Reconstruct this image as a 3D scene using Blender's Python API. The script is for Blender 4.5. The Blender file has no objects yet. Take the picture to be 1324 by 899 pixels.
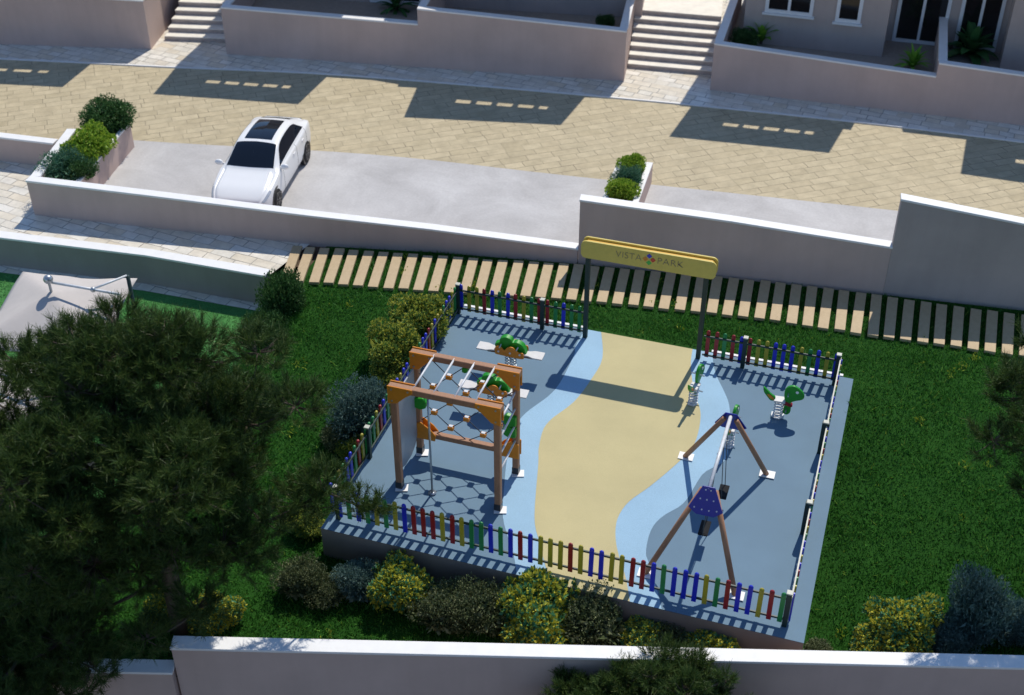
import bpy, bmesh, math, random
import numpy as np
from mathutils import Vector, Matrix
R = math.radians
rng = np.random.default_rng(7)
random.seed(7)
SC = bpy.context.scene
COL = SC.collection

# ------------------------------------------------------------------ camera, sky, sun, exposure
CAM_H = 19.0
FPX, CX, CY, PITCH, YAW = 1681.0, 662.0, 449.5, R(36.07), R(-18.08)
cam_d = bpy.data.cameras.new('camera')
cam = bpy.data.objects.new('camera', cam_d); COL.objects.link(cam)
cam.location = (0, 0, CAM_H)
cam.rotation_euler = (math.pi/2 - PITCH, 0, -YAW)
cam_d.sensor_width = 36.0
cam_d.lens = 36.0*FPX/1324.0
cam_d.clip_end = 2000
cam_d.dof.use_dof = True
cam_d.dof.focus_distance = 28.5
cam_d.dof.aperture_fstop = 0.6
SC.camera = cam

SUN_TRAVEL = Vector((-.08, -.75, -1.0))
SUN_EL = math.atan2(1.0, math.hypot(.08, .75))
SUN_AZ = math.atan2(.08, .75)
W = bpy.data.worlds.new('World'); SC.world = W; W.use_nodes = True
nt = W.node_tree
sky = nt.nodes.new('ShaderNodeTexSky'); sky.sky_type = 'NISHITA'; sky.sun_disc = False
sky.sun_elevation = SUN_EL; sky.sun_rotation = SUN_AZ
sky.air_density = 1.0; sky.dust_density = 0.0; sky.ozone_density = 4.5
bg = nt.nodes['Background']; bg.inputs[1].default_value = 0.12
nt.links.new(sky.outputs[0], bg.inputs[0])
sun_d = bpy.data.lights.new('sun', 'SUN'); sun_d.energy = 3.5; sun_d.angle = R(0.5); sun_d.color = (1, .945, .84)
sun = bpy.data.objects.new('sun', sun_d); COL.objects.link(sun)
sun.rotation_euler = SUN_TRAVEL.to_track_quat('-Z', 'Y').to_euler()
sun.location = (3, 30, 40)
SC.view_settings.view_transform = 'Standard'; SC.view_settings.look = 'None'
SC.view_settings.exposure = 0.17; SC.view_settings.gamma = 1.0

# ------------------------------------------------------------------ ground survey: a photograph pixel to a point at a known height
_c, _s, _ct, _st = math.cos(YAW), math.sin(YAW), math.cos(PITCH), math.sin(PITCH)
def at(px, py, z=0.0):
    u = (px-CX)/FPX; v = (py-CY)/FPX
    r, g, dz = u, _ct - v*_st, -(v*_ct + _st)
    t = (z-CAM_H)/dz
    return Vector(((r*_c + g*_s)*t, (-r*_s + g*_c)*t, z))

# ------------------------------------------------------------------ materials
MATS = {}
def rgb(h): return (h[0], h[1], h[2], 1)
class NT:
    def __init__(s, name):
        s.m = bpy.data.materials.new(name); s.m.use_nodes = True
        s.t = s.m.node_tree; s.b = s.t.nodes['Principled BSDF']
    def n(s, typ, **kw):
        nd = s.t.nodes.new(typ)
        for k, v in kw.items():
            if k.startswith('_'): setattr(nd, k[1:], v)
            else: nd.inputs[k.replace('__', ' ')].default_value = v
        return nd
    def l(s, a, b): s.t.links.new(a, b)
    def coord(s, scale=(1, 1, 1), rot=(0, 0, 0), kind='Object'):
        tc = s.n('ShaderNodeTexCoord'); mp = s.n('ShaderNodeMapping')
        mp.inputs['Scale'].default_value = scale; mp.inputs['Rotation'].default_value = rot
        s.l(tc.outputs[kind], mp.inputs['Vector']); return mp.outputs[0]
    def ramp(s, fac, stops):
        r = s.n('ShaderNodeValToRGB'); e = r.color_ramp.elements
        while len(e) < len(stops): e.new(.5)
        for i, (p, c) in enumerate(stops): e[i].position = p; e[i].color = rgb(c)
        s.l(fac, r.inputs[0]); return r.outputs[0]
    def mix(s, a, b, fac, mode='MIX'):
        m = s.n('ShaderNodeMix', _data_type='RGBA', _blend_type=mode)
        for sock, v in ((m.inputs[6], a), (m.inputs[7], b), (m.inputs[0], fac)):
            if hasattr(v, 'is_output') or isinstance(v, bpy.types.NodeSocket): s.l(v, sock)
            elif isinstance(v, (int, float)): sock.default_value = v
            else: sock.default_value = rgb(v)
        return m.outputs[2]
    def bump(s, h, strength=.3, dist=.02):
        b = s.n('ShaderNodeBump', Strength=strength, Distance=dist)
        s.l(h, b.inputs['Height']); s.l(b.outputs[0], s.b.inputs['Normal'])
def flat(name, col, rough=.5, metal=0, var=.12, scale=9, bump=0., coat=0):
    k = NT(name); v = k.coord()
    no = k.n('ShaderNodeTexNoise', Scale=scale, Detail=5., Roughness=.6); k.l(v, no.inputs[0])
    lo = tuple(c*(1-var) for c in col); hi = tuple(min(1, c*(1+var)) for c in col)
    k.l(k.ramp(no.outputs[0], [(.3, lo), (.7, hi)]), k.b.inputs['Base Color'])
    k.b.inputs['Roughness'].default_value = rough; k.b.inputs['Metallic'].default_value = metal
    k.b.inputs['Coat Weight'].default_value = coat
    if bump: k.bump(no.outputs[0], bump, .01)
    MATS[name] = k.m; return k.m
def plaster(name, col):
    k = NT(name); v = k.coord()
    a = k.n('ShaderNodeTexNoise', Scale=.6, Detail=6., Roughness=.65); k.l(v, a.inputs[0])
    b = k.n('ShaderNodeTexNoise', Scale=60., Detail=3.); k.l(v, b.inputs[0])
    vs = k.coord((1.6, 1.6, .12)); st = k.n('ShaderNodeTexNoise', Scale=2.5, Detail=4.); k.l(vs, st.inputs[0])
    base = k.ramp(a.outputs[0], [(.3, tuple(c*.9 for c in col)), (.7, tuple(c*1.06 for c in col))])
    base = k.mix(base, k.ramp(st.outputs[0], [(.3, (.96, .955, .95)), (.6, (1, 1, 1))]), 1., 'MULTIPLY')
    k.l(base, k.b.inputs['Base Color']); k.b.inputs['Roughness'].default_value = .9
    k.bump(b.outputs[0], .25, .004); MATS[name] = k.m; return k.m
def stone_paving(name, cols, mortar, w, h, rot, msize, dark=.5, rough=.75):
    k = NT(name); v = k.coord((1, 1, 1), (0, 0, rot))
    wn = k.n('ShaderNodeTexNoise', Scale=1.7, Detail=3.); k.l(v, wn.inputs[0])
    add = k.n('ShaderNodeMixRGB', _blend_type='LINEAR_LIGHT'); add.inputs[0].default_value = .045
    k.l(v, add.inputs[1]); k.l(wn.outputs['Color'], add.inputs[2])
    br = k.n('ShaderNodeTexBrick', Scale=1., Mortar__Size=msize, Mortar__Smooth=.35, Bias=0., Brick__Width=w, Row__Height=h)
    br.offset = .43; br.squash = .7; br.squash_frequency = 3
    br.inputs['Color1'].default_value = (0, 0, 0, 1); br.inputs['Color2'].default_value = (1, 1, 1, 1); br.inputs['Mortar'].default_value = (.5, .5, .5, 1)
    k.l(add.outputs[0], br.inputs[0])
    base = k.ramp(br.outputs[0], [(i/(len(cols)-1), c) for i, c in enumerate(cols)])
    n2 = k.n('ShaderNodeTexNoise', Scale=2.2, Detail=7., Roughness=.7); k.l(v, n2.inputs[0])
    base = k.mix(base, k.ramp(n2.outputs[0], [(.3, (.75, .74, .72)), (.65, (1.05, 1.04, 1.02))]), 1., 'MULTIPLY')
    n3 = k.n('ShaderNodeTexNoise', Scale=1.1, Detail=4.); k.l(v, n3.inputs[0])
    mf = k.n('ShaderNodeMath', _operation='MULTIPLY'); k.l(br.outputs['Fac'], mf.inputs[0])
    k.l(k.ramp(n3.outputs[0], [(.38, (dark*.35,)*3), (.62, (dark*1.6,)*3)]), mf.inputs[1])
    base = k.mix(base, mortar, mf.outputs[0])
    k.l(base, k.b.inputs['Base Color']); k.b.inputs['Roughness'].default_value = rough
    inv = k.n('ShaderNodeMath', _operation='MULTIPLY_ADD'); inv.inputs[1].default_value = -1.; inv.inputs[2].default_value = 1.
    k.l(br.outputs['Fac'], inv.inputs[0])
    sm = k.n('ShaderNodeMath', _operation='MULTIPLY_ADD'); sm.inputs[1].default_value = .35
    k.l(n2.outputs[0], sm.inputs[0]); k.l(inv.outputs[0], sm.inputs[2])
    k.bump(sm.outputs[0], .5, .02); MATS[name] = k.m; return k.m
def leafmat(name, stops, rough=.5, trans=.25):
    k = NT(name); g = k.n('ShaderNodeNewGeometry')
    c = k.ramp(g.outputs['Random Per Island'], stops)
    k.l(c, k.b.inputs['Base Color']); k.b.inputs['Roughness'].default_value = rough
    k.b.inputs['Specular IOR Level'].default_value = .25
    tr = k.n('ShaderNodeBsdfTranslucent'); k.l(c, tr.inputs[0])
    mx = k.n('ShaderNodeMixShader'); mx.inputs[0].default_value = trans
    k.l(k.b.outputs[0], mx.inputs[1]); k.l(tr.outputs[0], mx.inputs[2])
    k.l(mx.outputs[0], k.t.nodes['Material Output'].inputs[0]); MATS[name] = k.m; return k.m
def wood(name, c1, c2, scale=(9, 9, 9)):
    k = NT(name); v = k.coord(scale)
    no = k.n('ShaderNodeTexNoise', Scale=2., Detail=6., Roughness=.7, Distortion=.6); k.l(v, no.inputs[0])
    k.l(k.ramp(no.outputs[0], [(.3, c1), (.7, c2)]), k.b.inputs['Base Color'])
    k.b.inputs['Roughness'].default_value = .65; k.bump(no.outputs[0], .2, .005); MATS[name] = k.m; return k.m

plaster('wall_plaster', (.55, .42, .375))
plaster('wall_plaster_grey', (.30, .275, .25)); plaster('wall_plaster_tall', (.44, .37, .345))
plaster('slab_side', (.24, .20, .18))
plaster('house_plaster', (.46, .38, .35))
flat('coping_white', (.80, .79, .78), .6, var=.04, scale=4, bump=.05)
stone_paving('road_stone', [(.47, .395, .255), (.53, .45, .30), (.50, .42, .275), (.55, .465, .31)], (.17, .14, .095), .85, .34, R(-36), .013, .6)
stone_paving('white_stone', [(.74, .69, .60), (.82, .79, .72), (.74, .66, .53), (.86, .82, .75)], (.20, .18, .16), .66, .33, R(7), .014, .7, .32)
def concrete():
    k = NT('parking_concrete'); v = k.coord()
    a = k.n('ShaderNodeTexNoise', Scale=.55, Detail=9., Roughness=.68, Distortion=.5); k.l(v, a.inputs[0])
    b = k.n('ShaderNodeTexNoise', Scale=14., Detail=5.); k.l(v, b.inputs[0])
    c = k.ramp(a.outputs[0], [(.33, (.42, .405, .40)), (.5, (.49, .475, .47)), (.68, (.57, .555, .55))])
    c = k.mix(c, k.ramp(b.outputs[0], [(.3, (.93, .93, .93)), (.7, (1.04, 1.04, 1.04))]), 1., 'MULTIPLY')
    k.l(c, k.b.inputs['Base Color']); k.b.inputs['Roughness'].default_value = .8
    k.bump(b.outputs[0], .1, .004); MATS['parking_concrete'] = k.m
concrete()
def rubber(name, col):
    k = NT(name); v = k.coord()
    a = k.n('ShaderNodeTexNoise', Scale=140., Detail=3.); k.l(v, a.inputs[0])
    b = k.n('ShaderNodeTexNoise', Scale=.7, Detail=6., Roughness=.6); k.l(v, b.inputs[0])
    c = k.ramp(a.outputs[0], [(.35, tuple(x*.84 for x in col)), (.65, tuple(x*1.12 for x in col))])
    c = k.mix(c, k.ramp(b.outputs[0], [(.35, (.93, .93, .93)), (.65, (1.03, 1.03, 1.03))]), 1., 'MULTIPLY')
    k.l(c, k.b.inputs['Base Color']); k.b.inputs['Roughness'].default_value = .8
    k.bump(a.outputs[0], .25, .004); MATS[name] = k.m
rubber('rubber_blue', (.13, .218, .30)); rubber('rubber_sky', (.31, .49, .64)); rubber('rubber_yellow', (.53, .455, .235))
def soil(name, c1, c2, c3):
    k = NT(name); v = k.coord()
    a = k.n('ShaderNodeTexNoise', Scale=1.3, Detail=8., Roughness=.7); k.l(v, a.inputs[0])
    b = k.n('ShaderNodeTexNoise', Scale=35., Detail=4.); k.l(v, b.inputs[0])
    c = k.ramp(a.outputs[0], [(.3, c1), (.55, c2), (.75, c3)])
    c = k.mix(c, k.ramp(b.outputs[0], [(.3, (.6, .6, .6)), (.7, (1.2, 1.2, 1.2))]), 1., 'MULTIPLY')
    k.l(c, k.b.inputs['Base Color']); k.b.inputs['Roughness'].default_value = .95
    k.b.inputs['Specular IOR Level'].default_value = .1
    k.bump(b.outputs[0], .6, .03); MATS[name] = k.m
soil('turf', (.014, .06, .008), (.02, .08, .01), (.028, .10, .014))
soil('turf_light', (.06, .20, .055), (.08, .25, .07), (.10, .29, .09))
soil('earth', (.10, .07, .05), (.14, .10, .07), (.17, .13, .09))
leafmat('grass_blade', [(0, (.022, .105, .012)), (.5, (.042, .17, .022)), (.9, (.075, .23, .032)), (.97, (.13, .30, .04)), (1, (.26, .34, .04))], .55, .3)
leafmat('grass_blade_light', [(0, (.08, .24, .07)), (.6, (.12, .34, .10)), (1, (.20, .45, .16))], .55, .3)
leafmat('leaf_yellow', [(0, (.06, .14, .04)), (.35, (.13, .24, .06)), (.65, (.40, .44, .07)), (1, (.68, .62, .10))])
leafmat('leaf_flower', [(0, (.05, .19, .11)), (.42, (.10, .30, .13)), (.48, (.46, .48, .06)), (1, (.72, .62, .07))])
leafmat('leaf_olive', [(0, (.04, .065, .026)), (.6, (.11, .14, .055)), (1, (.30, .32, .17))])
leafmat('leaf_blue', [(0, (.05, .11, .095)), (.6, (.11, .19, .165)), (1, (.22, .32, .28))])
leafmat('leaf_teal', [(0, (.03, .10, .055)), (.6, (.07, .19, .11)), (1, (.17, .32, .20))])
leafmat('leaf_dark', [(0, (.022, .07, .018)), (.6, (.055, .14, .036)), (1, (.15, .26, .09))])
leafmat('leaf_lime', [(0, (.14, .28, .025)), (.6, (.30, .46, .05)), (1, (.52, .60, .08))])
leafmat('needle', [(0, (.026, .054, .014)), (.5, (.055, .102, .023)), (.9, (.092, .145, .031)), (1, (.15, .18, .05))], .5, .2)
leafmat('palm_leaf', [(0, (.025, .10, .03)), (1, (.07, .19, .06))], .35)
leafmat('agave_leaf', [(0, (.12, .34, .03)), (1, (.28, .52, .07))], .4)
wood('bark', (.05, .035, .025), (.12, .09, .07), (14, 14, 3))
wood('plank_beige', (.43, .315, .175), (.53, .395, .235), (3, 3, 3))
wood('play_timber', (.30, .145, .075), (.40, .205, .115), (12, 12, 2.5))
wood('dark_timber', (.10, .055, .035), (.16, .09, .06))
flat('paint_blue', (.010, .022, .52), .35); flat('paint_green', (.016, .22, .055), .35)
flat('paint_red', (.30, .008, .014), .35); flat('paint_yellow', (.38, .32, .022), .35)
flat('post_green', (.008, .030, .028), .5); flat('post_cap', (.50, .50, .42), .5)
flat('panel_orange', (.66, .225, .010), .42, var=.06); flat('panel_green', (.012, .27, .012), .4, var=.06)
flat('sign_yellow', (.62, .48, .10), .45, var=.05); flat('sign_edge', (.72, .40, .04), .45, var=.05)
flat('letter_grey', (.17, .14, .12), .5); flat('logo_red', (.55, .05, .03), .4); flat('logo_blue', (.03, .04, .45), .4)
flat('logo_orange', (.62, .23, .03), .4); flat('logo_green', (.05, .42, .06), .4)
flat('apex_blue', (.006, .016, .30), .3, var=.05)
flat('metal_white', (.66, .67, .69), .35); flat('steel', (.42, .45, .48), .3, .7); flat('steel_dark', (.06, .065, .07), .4, .4)
flat('board_white', (.62, .60, .58), .5, var=.05); flat('plate_white', (.86, .84, .82), .6, var=.03)
flat('board_grey', (.30, .33, .37), .45, var=.05)
flat('rope', (.045, .06, .085), .8); flat('seat_black', (.010, .010, .011), .95)
flat('car_paint', (.86, .85, .84), .3, 0, .01, 3, 0, .35)
flat('tyre', (.014, .014, .015), .8); flat('rim', (.17, .17, .18), .3, .8); flat('car_black', (.01, .01, .011), .35)
flat('glass_dark', (.006, .009, .016), .04, 0, .02); flat('lamp_glass', (.55, .56, .58), .08, .3)
flat('canvas', (.52, .475, .445), .85, var=.04, scale=3, bump=.1)
flat('frame_white', (.72, .73, .75), .4, var=.03); flat('door_glass', (.012, .012, .013), .08, var=.05)
flat('curtain', (.10, .045, .02), .9); flat('terrace_tile', (.33, .28, .24), .7)

# ------------------------------------------------------------------ mesh helpers
class MB:
    def __init__(s): s.v = []; s.f = []
    def add(s, vs, fs):
        o = len(s.v); s.v += [tuple(p) for p in vs]; s.f += [tuple(i+o for i in f) for f in fs]; return s
    def box(s, c, size, rot=None):
        hx, hy, hz = (q/2 for q in size); c = Vector(c); vs = []
        for x, y, z in ((-1,-1,-1),(1,-1,-1),(1,1,-1),(-1,1,-1),(-1,-1,1),(1,-1,1),(1,1,1),(-1,1,1)):
            p = Vector((x*hx, y*hy, z*hz)); vs.append(c + (rot @ p if rot else p))
        return s.add(vs, [(3,2,1,0),(4,5,6,7),(0,1,5,4),(1,2,6,5),(2,3,7,6),(3,0,4,7)])
    def beam(s, p, q, w, h):
        p, q = Vector(p), Vector(q); d = q-p
        return s.box((p+q)/2, (w, h, d.length), d.to_track_quat('Z', 'Y').to_matrix())
    def cyl(s, p, q, r, r2=None, n=12, caps=True):
        p, q = Vector(p), Vector(q); r2 = r if r2 is None else r2
        d = (q-p).normalized(); a = d.orthogonal().normalized(); b = d.cross(a); vs = []
        for c, rr in ((p, r), (q, r2)):
            for i in range(n):
                t = 2*math.pi*i/n; vs.append(c + a*rr*math.cos(t) + b*rr*math.sin(t))
        fs = [(i, (i+1) % n, n+(i+1) % n, n+i) for i in range(n)]
        if caps: fs += [tuple(range(n-1, -1, -1)), tuple(range(n, 2*n))]
        return s.add(vs, fs)
    def tube(s, pts, radii, n=6):
        "one continuous swept tube"
        P = [Vector(p) for p in pts]; m = len(P); ref = (P[1]-P[0]).orthogonal().normalized(); vs = []
        for i, p in enumerate(P):
            d = (P[min(m-1, i+1)]-P[max(0, i-1)]).normalized(); ref = (ref-d*ref.dot(d)).normalized(); b = d.cross(ref)
            for k in range(n): a = 2*math.pi*k/n; vs.append(p+ref*radii[i]*math.cos(a)+b*radii[i]*math.sin(a))
        fs = [(i*n+k, i*n+(k+1) % n, (i+1)*n+(k+1) % n, (i+1)*n+k) for i in range(m-1) for k in range(n)]
        return s.add(vs, fs+[tuple(range(n-1, -1, -1)), tuple(range((m-1)*n, m*n))])
    def prism(s, poly, z0, z1):
        n = len(poly); zz0 = z0 if hasattr(z0, '__len__') else [z0]*n; zz1 = z1 if hasattr(z1, '__len__') else [z1]*n
        a = sum(poly[i][0]*poly[(i+1) % n][1]-poly[(i+1) % n][0]*poly[i][1] for i in range(n))
        if a < 0: poly = poly[::-1]; zz0 = zz0[::-1]; zz1 = zz1[::-1]
        vs = [(p[0], p[1], z) for p, z in zip(poly, zz0)] + [(p[0], p[1], z) for p, z in zip(poly, zz1)]
        return s.add(vs, [tuple(range(n-1, -1, -1)), tuple(range(n, 2*n))] + [(i, (i+1) % n, n+(i+1) % n, n+i) for i in range(n)])
    def plate(s, poly, origin, ux, uz, th):
        "an outline in the (ux, uz) plane given a thickness th about the origin"
        ux, uz = Vector(ux), Vector(uz); nn = ux.cross(uz).normalized(); o = Vector(origin); n = len(poly)
        vs = [o + ux*a + uz*b - nn*th/2 for a, b in poly] + [o + ux*a + uz*b + nn*th/2 for a, b in poly]
        return s.add(vs, [tuple(range(n-1, -1, -1)), tuple(range(n, 2*n))] + [(i, (i+1) % n, n+(i+1) % n, n+i) for i in range(n)])
    def sphere(s, c, r, nu=10, nv=7, sq=(1, 1, 1)):
        vs = []; fs = []
        for j in range(nv+1):
            ph = math.pi*j/nv
            for i in range(nu):
                t = 2*math.pi*i/nu
                vs.append((c[0]+r*sq[0]*math.sin(ph)*math.cos(t), c[1]+r*sq[1]*math.sin(ph)*math.sin(t), c[2]+r*sq[2]*math.cos(ph)))
        for j in range(nv):
            for i in range(nu): fs.append((j*nu+i, (j+1)*nu+i, (j+1)*nu+(i+1) % nu, j*nu+(i+1) % nu))
        return s.add(vs, fs)
    def build(s, name, mat, parent=None, smooth=False, bevel=0., local=False):
        o0 = Vector((0, 0, 0))
        if parent is not None and not local: o0 = BASE.get(parent.name, Vector((0, 0, 0)))
        me = bpy.data.meshes.new(name)
        me.from_pydata([(p[0]-o0.x, p[1]-o0.y, p[2]-o0.z) for p in s.v], [], s.f); me.update()
        return link(name, me, mat, parent, o0, smooth, bevel)
BASE = {}
def link(name, me, mat, parent, o0, smooth=False, bevel=0.):
    me.materials.append(MATS[mat])
    if smooth: me.polygons.foreach_set('use_smooth', [True]*len(me.polygons))
    o = bpy.data.objects.new(name, me); COL.objects.link(o)
    if parent is not None: o.parent = parent
    BASE[o.name] = o0.copy()
    if bevel:
        b = o.modifiers.new('bevel', 'BEVEL'); b.width = bevel; b.segments = 2; b.limit_method = 'ANGLE'; b.angle_limit = R(40)
    return o
def tag(o, label=None, cat=None, group=None, kind=None):
    if label: o['label'] = label
    if cat: o['category'] = cat
    if group: o['group'] = group
    if kind: o['kind'] = kind
    return o
def thing(name, loc, label, cat, group=None, rz=0.):
    o = bpy.data.objects.new(name, None); COL.objects.link(o); o.location = loc; o.rotation_euler = (0, 0, rz)
    o.empty_display_size = .2; BASE[o.name] = Vector(loc); return tag(o, label, cat, group)
def raw(name, verts, faces, mat, parent=None, smooth=False):
    if parent is not None: verts = np.asarray(verts) - np.array(BASE.get(parent.name, Vector()))
    me = bpy.data.meshes.new(name); me.from_pydata(verts if isinstance(verts, list) else verts.tolist(), [], faces if isinstance(faces, list) else faces.tolist()); me.update()
    return link(name, me, mat, parent, BASE.get(parent.name, Vector()) if parent else Vector(), smooth)
def copy_tree(o, parent=None):
    c = o.copy(); COL.objects.link(c)
    if parent is not None: c.parent = parent
    for ch in list(o.children): copy_tree(ch, c)
    return c
def offset_path(pts, d):
    out = []
    for i, p in enumerate(pts):
        a = pts[max(0, i-1)]; b = pts[min(len(pts)-1, i+1)]; t = Vector((b[0]-a[0], b[1]-a[1])).normalized()
        out.append((p[0]-t.y*d, p[1]+t.x*d))
    return out
def sheet(name, poly, z, mat, kind='structure'):
    return tag(MB().add([(p[0], p[1], z) for p in poly], [tuple(range(len(poly)))]).build(name, mat), kind=kind)
def smooth_poly(pts, n=6):
    out = []
    for i in range(len(pts)-1):
        p0, p1, p2, p3 = (Vector(pts[max(0, min(len(pts)-1, j))][:2]) for j in (i-1, i, i+1, i+2))
        for k in range(n):
            t = k/n; out.append(.5*((2*p1)+(p2-p0)*t+(2*p0-5*p1+4*p2-p3)*t*t+(3*p1-p0-3*p2+p3)*t**3))
    out.append(Vector(pts[-1][:2])); return [(p.x, p.y) for p in out]

# ------------------------------------------------------------------ terrain
def sstep(t): t = max(0., min(1., t)); return t*t*(3-2*t)
def lawn_z(x, y): return -.03-.77*sstep((25.6-y)/7.5)
sheet('ground', [(-400, -300), (400, -300), (400, 13.4), (-400, 13.4)], -4.6, 'earth')
sheet('hillside', [(-400, 26.6), (400, 26.6), (400, 700), (-400, 700)], -.06, 'earth')
def wall_y(x): return float(np.interp(x, [-60, -12.6, -11.2, -11.17, 4.04, 16, 60], [-.6, 13.2, 13.62, 13.75, 18.22, 21.68, 34.4]))
def lawn_sheet(name, x0, x1, y1, nx, ny, zf, mat):
    vs = []
    for j in range(ny+1):
        for i in range(nx+1):
            x = x0+(x1-x0)*i/nx; y0 = min(wall_y(x), y1-1); y = y0+(y1-y0)*j/ny; vs.append((x, y, zf(x, y)))
    fs = [(j*(nx+1)+i, j*(nx+1)+i+1, (j+1)*(nx+1)+i+1, (j+1)*(nx+1)+i) for j in range(ny) for i in range(nx)]
    return tag(raw(name, vs, fs, mat, None, True), kind='structure')
lawn_sheet('lawn', -14.5, 30, 32, 178, 40, lawn_z, 'turf')
lawn_sheet('garden_lawn', -45, -14.5, 25.6, 60, 10, lambda x, y: -.85, 'turf_light')

# road: yellow stone, curving gently; far kerb line and near (parking) line
far_px = [(-420, 66), (-200, 70), (0, 77), (225, 88), (440, 98), (790, 127), (1090, 157), (1324, 185), (1600, 222)]
FAR = smooth_poly([at(*p) for p in far_px]); FAR = [(FAR[0][0]-30, FAR[0][1]-9)] + FAR + [(FAR[-1][0]+40, FAR[-1][1]+1)]
near_px = [(-200, 150), (165, 181), (480, 200), (740, 228), (1180, 275), (1500, 312)]
NEAR = smooth_poly([at(*p) for p in near_px]); NEAR = [(-60, 24.5)] + NEAR + [(45, 38)]
sheet('road', FAR + [(45, 34.2), (7, 30.95), (.43, 30.25), (-7.6, 29.22), (-14.9, 27.85), (-23.1, 26.85), (-60, 22.0)], 0.0, 'road_stone')
sheet('parking_area', [p for p in NEAR if p[0] > -23.2] + [(45, 29.4), (6, 30.8), (.42, 30.2), (-7.6, 29.15), (-22.6, 27.0)], .004, 'parking_concrete')
sheet('stone_path', [(-60, 21.2), (-24, 25.2), (-18.9, 25.68), (-15.3, 25.95), (-14.95, 27.75), (-22.9, 26.9), (-23.85, 29.7), (-26.5, 29.4), (-60, 26)], .008, 'white_stone')
# raised stone pavement with a pale kerb face along the far side of the road
PAVE = [(-62, 29)] + FAR[1:-1] + [(45, 41.4)]
tag(MB().prism(PAVE + [(45, 60), (-62, 60)], -.05, .035).build('pavement', 'white_stone'), kind='structure')
kerb = offset_path(PAVE, -.02); kout = offset_path(PAVE, .05)
mb = MB()
for i in range(len(kerb)-1): mb.prism([kerb[i], kerb[i+1], kout[i+1], kout[i]], -.04, .04)
tag(mb.build('kerb', 'coping_white'), kind='structure')

# ------------------------------------------------------------------ walls
def wall(name, pts, z0, tops, label, th=.26, cap=.06, over=.02, body='wall_plaster', coping='coping_white', group=None):
    """pts = front (camera side) line left to right; thickness goes away from the camera; tops = coping top height per point"""
    base = Vector((*pts[0], z0)); t = thing(name, base, label, 'wall', group)
    back = offset_path(pts, th); cf = offset_path(pts, -over); cb = offset_path(pts, th+over)
    dl = (Vector(pts[1])-Vector(pts[0])).normalized()*over; dr = (Vector(pts[-1])-Vector(pts[-2])).normalized()*over
    cf[0] = (cf[0][0]-dl.x, cf[0][1]-dl.y); cb[0] = (cb[0][0]-dl.x, cb[0][1]-dl.y)
    cf[-1] = (cf[-1][0]+dr.x, cf[-1][1]+dr.y); cb[-1] = (cb[-1][0]+dr.x, cb[-1][1]+dr.y)
    n = len(pts)
    def strip(a, b, za, zb):
        vs = []
        for i in range(n): vs += [(*a[i], za[i]), (*b[i], za[i]), (*b[i], zb[i]), (*a[i], zb[i])]
        fs = [(0, 3, 2, 1), (4*n-4, 4*n-3, 4*n-2, 4*n-1)]
        for i in range(n-1):
            o = 4*i
            for k in range(4): fs.append((o+k, o+(k+1) % 4, o+4+(k+1) % 4, o+4+k))
        return MB().add(vs, fs)
    strip(pts, back, [z0]*n, [z-cap for z in tops]).build('wall_body', body, t)
    strip(cf, cb, [z-cap for z in tops], list(tops)).build('coping', coping, t, bevel=.008)
    return t
wall('retaining_wall', [(-23.2, 26.69), (-19.4, 27.12), (-14.96, 27.68), (-11.6, 28.4), (-7.62, 29.06)], -.1, [1.14, 1.08, .95, .72, .47],
     'low pinkish wall with white coping in front of the parked car')
wall('retaining_wall', [(-7.6, 29.07), (-3.63, 29.62), (.43, 30.1)], -.1, [1.98, 1.74, 1.45], 'mid height grey pink wall with sloping white coping behind the yellow park sign', th=.28)
wall('retaining_wall', [(.435, 30.1), (3.4, 30.42), (7, 30.8)], -.1, [2.86, 2.52, 2.1], 'tallest dark grey wall rising behind the planks at right', th=.28, body='wall_plaster_tall')
wall('garden_wall', [(-60, 21.0), (-23.35, 25.17), (-18.9, 25.62), (-15.35, 25.7)], -.9, [.12, .12, .12, .12], 'long grey wall with cream coping along the stone path above the parasols', th=.3, body='wall_plaster_grey')
wall('boundary_wall', [(-60, 27.0), (-26.1, 29.2), (-24.2, 29.36)], -.1, [.85, .85, .85], 'short pink wall meeting the left planter beside the road')
wall('front_wall', [(-11.17, 13.60), (4.04, 18.07), (16, 21.53)], -4.7, [.1, .1, .1], 'long foreground wall with wide white coping below the playground', th=.27)
wall('front_wall', [(-40, 5.0), (-12.6, 13.04), (-11.175, 13.465)], -4.7, [-.45, -.45, -.45], 'lower step of the foreground wall under the big pine', th=.28)
wall('retaining_wall', [(-23.98, 29.9), (-23.225, 26.97)], -.1, [1.1, 1.138], 'return of the low wall running back beside the long planter', th=.24)
# strip of paving under the garden wall
sheet('garden_path', [(-60, 20.62), (-23.5, 24.82), (-18.9, 25.28), (-15.0, 25.38), (-15.0, 25.75), (-18.9, 25.66), (-23.35, 25.2), (-60, 21.05)], -.842, 'white_stone')

# planters
def planter(label, poly, ztop, zs, th=.17, low_front=False):
    c = Vector((sum(p[0] for p in poly)/len(poly), sum(p[1] for p in poly)/len(poly), 0)); t = thing('planter', c, label, 'planter')
    inner = [(p[0]+(c.x-p[0])*k[0], p[1]+(c.y-p[1])*k[1]) for p, k in ((p, (min(.9, th/abs(p[0]-c.x)), min(.9, th/abs(p[1]-c.y)))) for p in poly)]
    n = len(poly); body = MB(); cop = MB()
    for i in range(n):
        j = (i+1) % n
        body.prism([poly[i], poly[j], inner[j], inner[i]], 0, ztop[0 if False else i]-.05 if hasattr(ztop, '__len__') else ztop-.05)
        cop.prism([poly[i], poly[j], inner[j], inner[i]], ztop-.05, ztop)
    body.build('planter_body', 'wall_plaster', t); cop.build('coping', 'coping_white', t, bevel=.006)
    MB().prism(inner, 0.02, zs).build('soil', 'earth', t); return t
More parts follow.
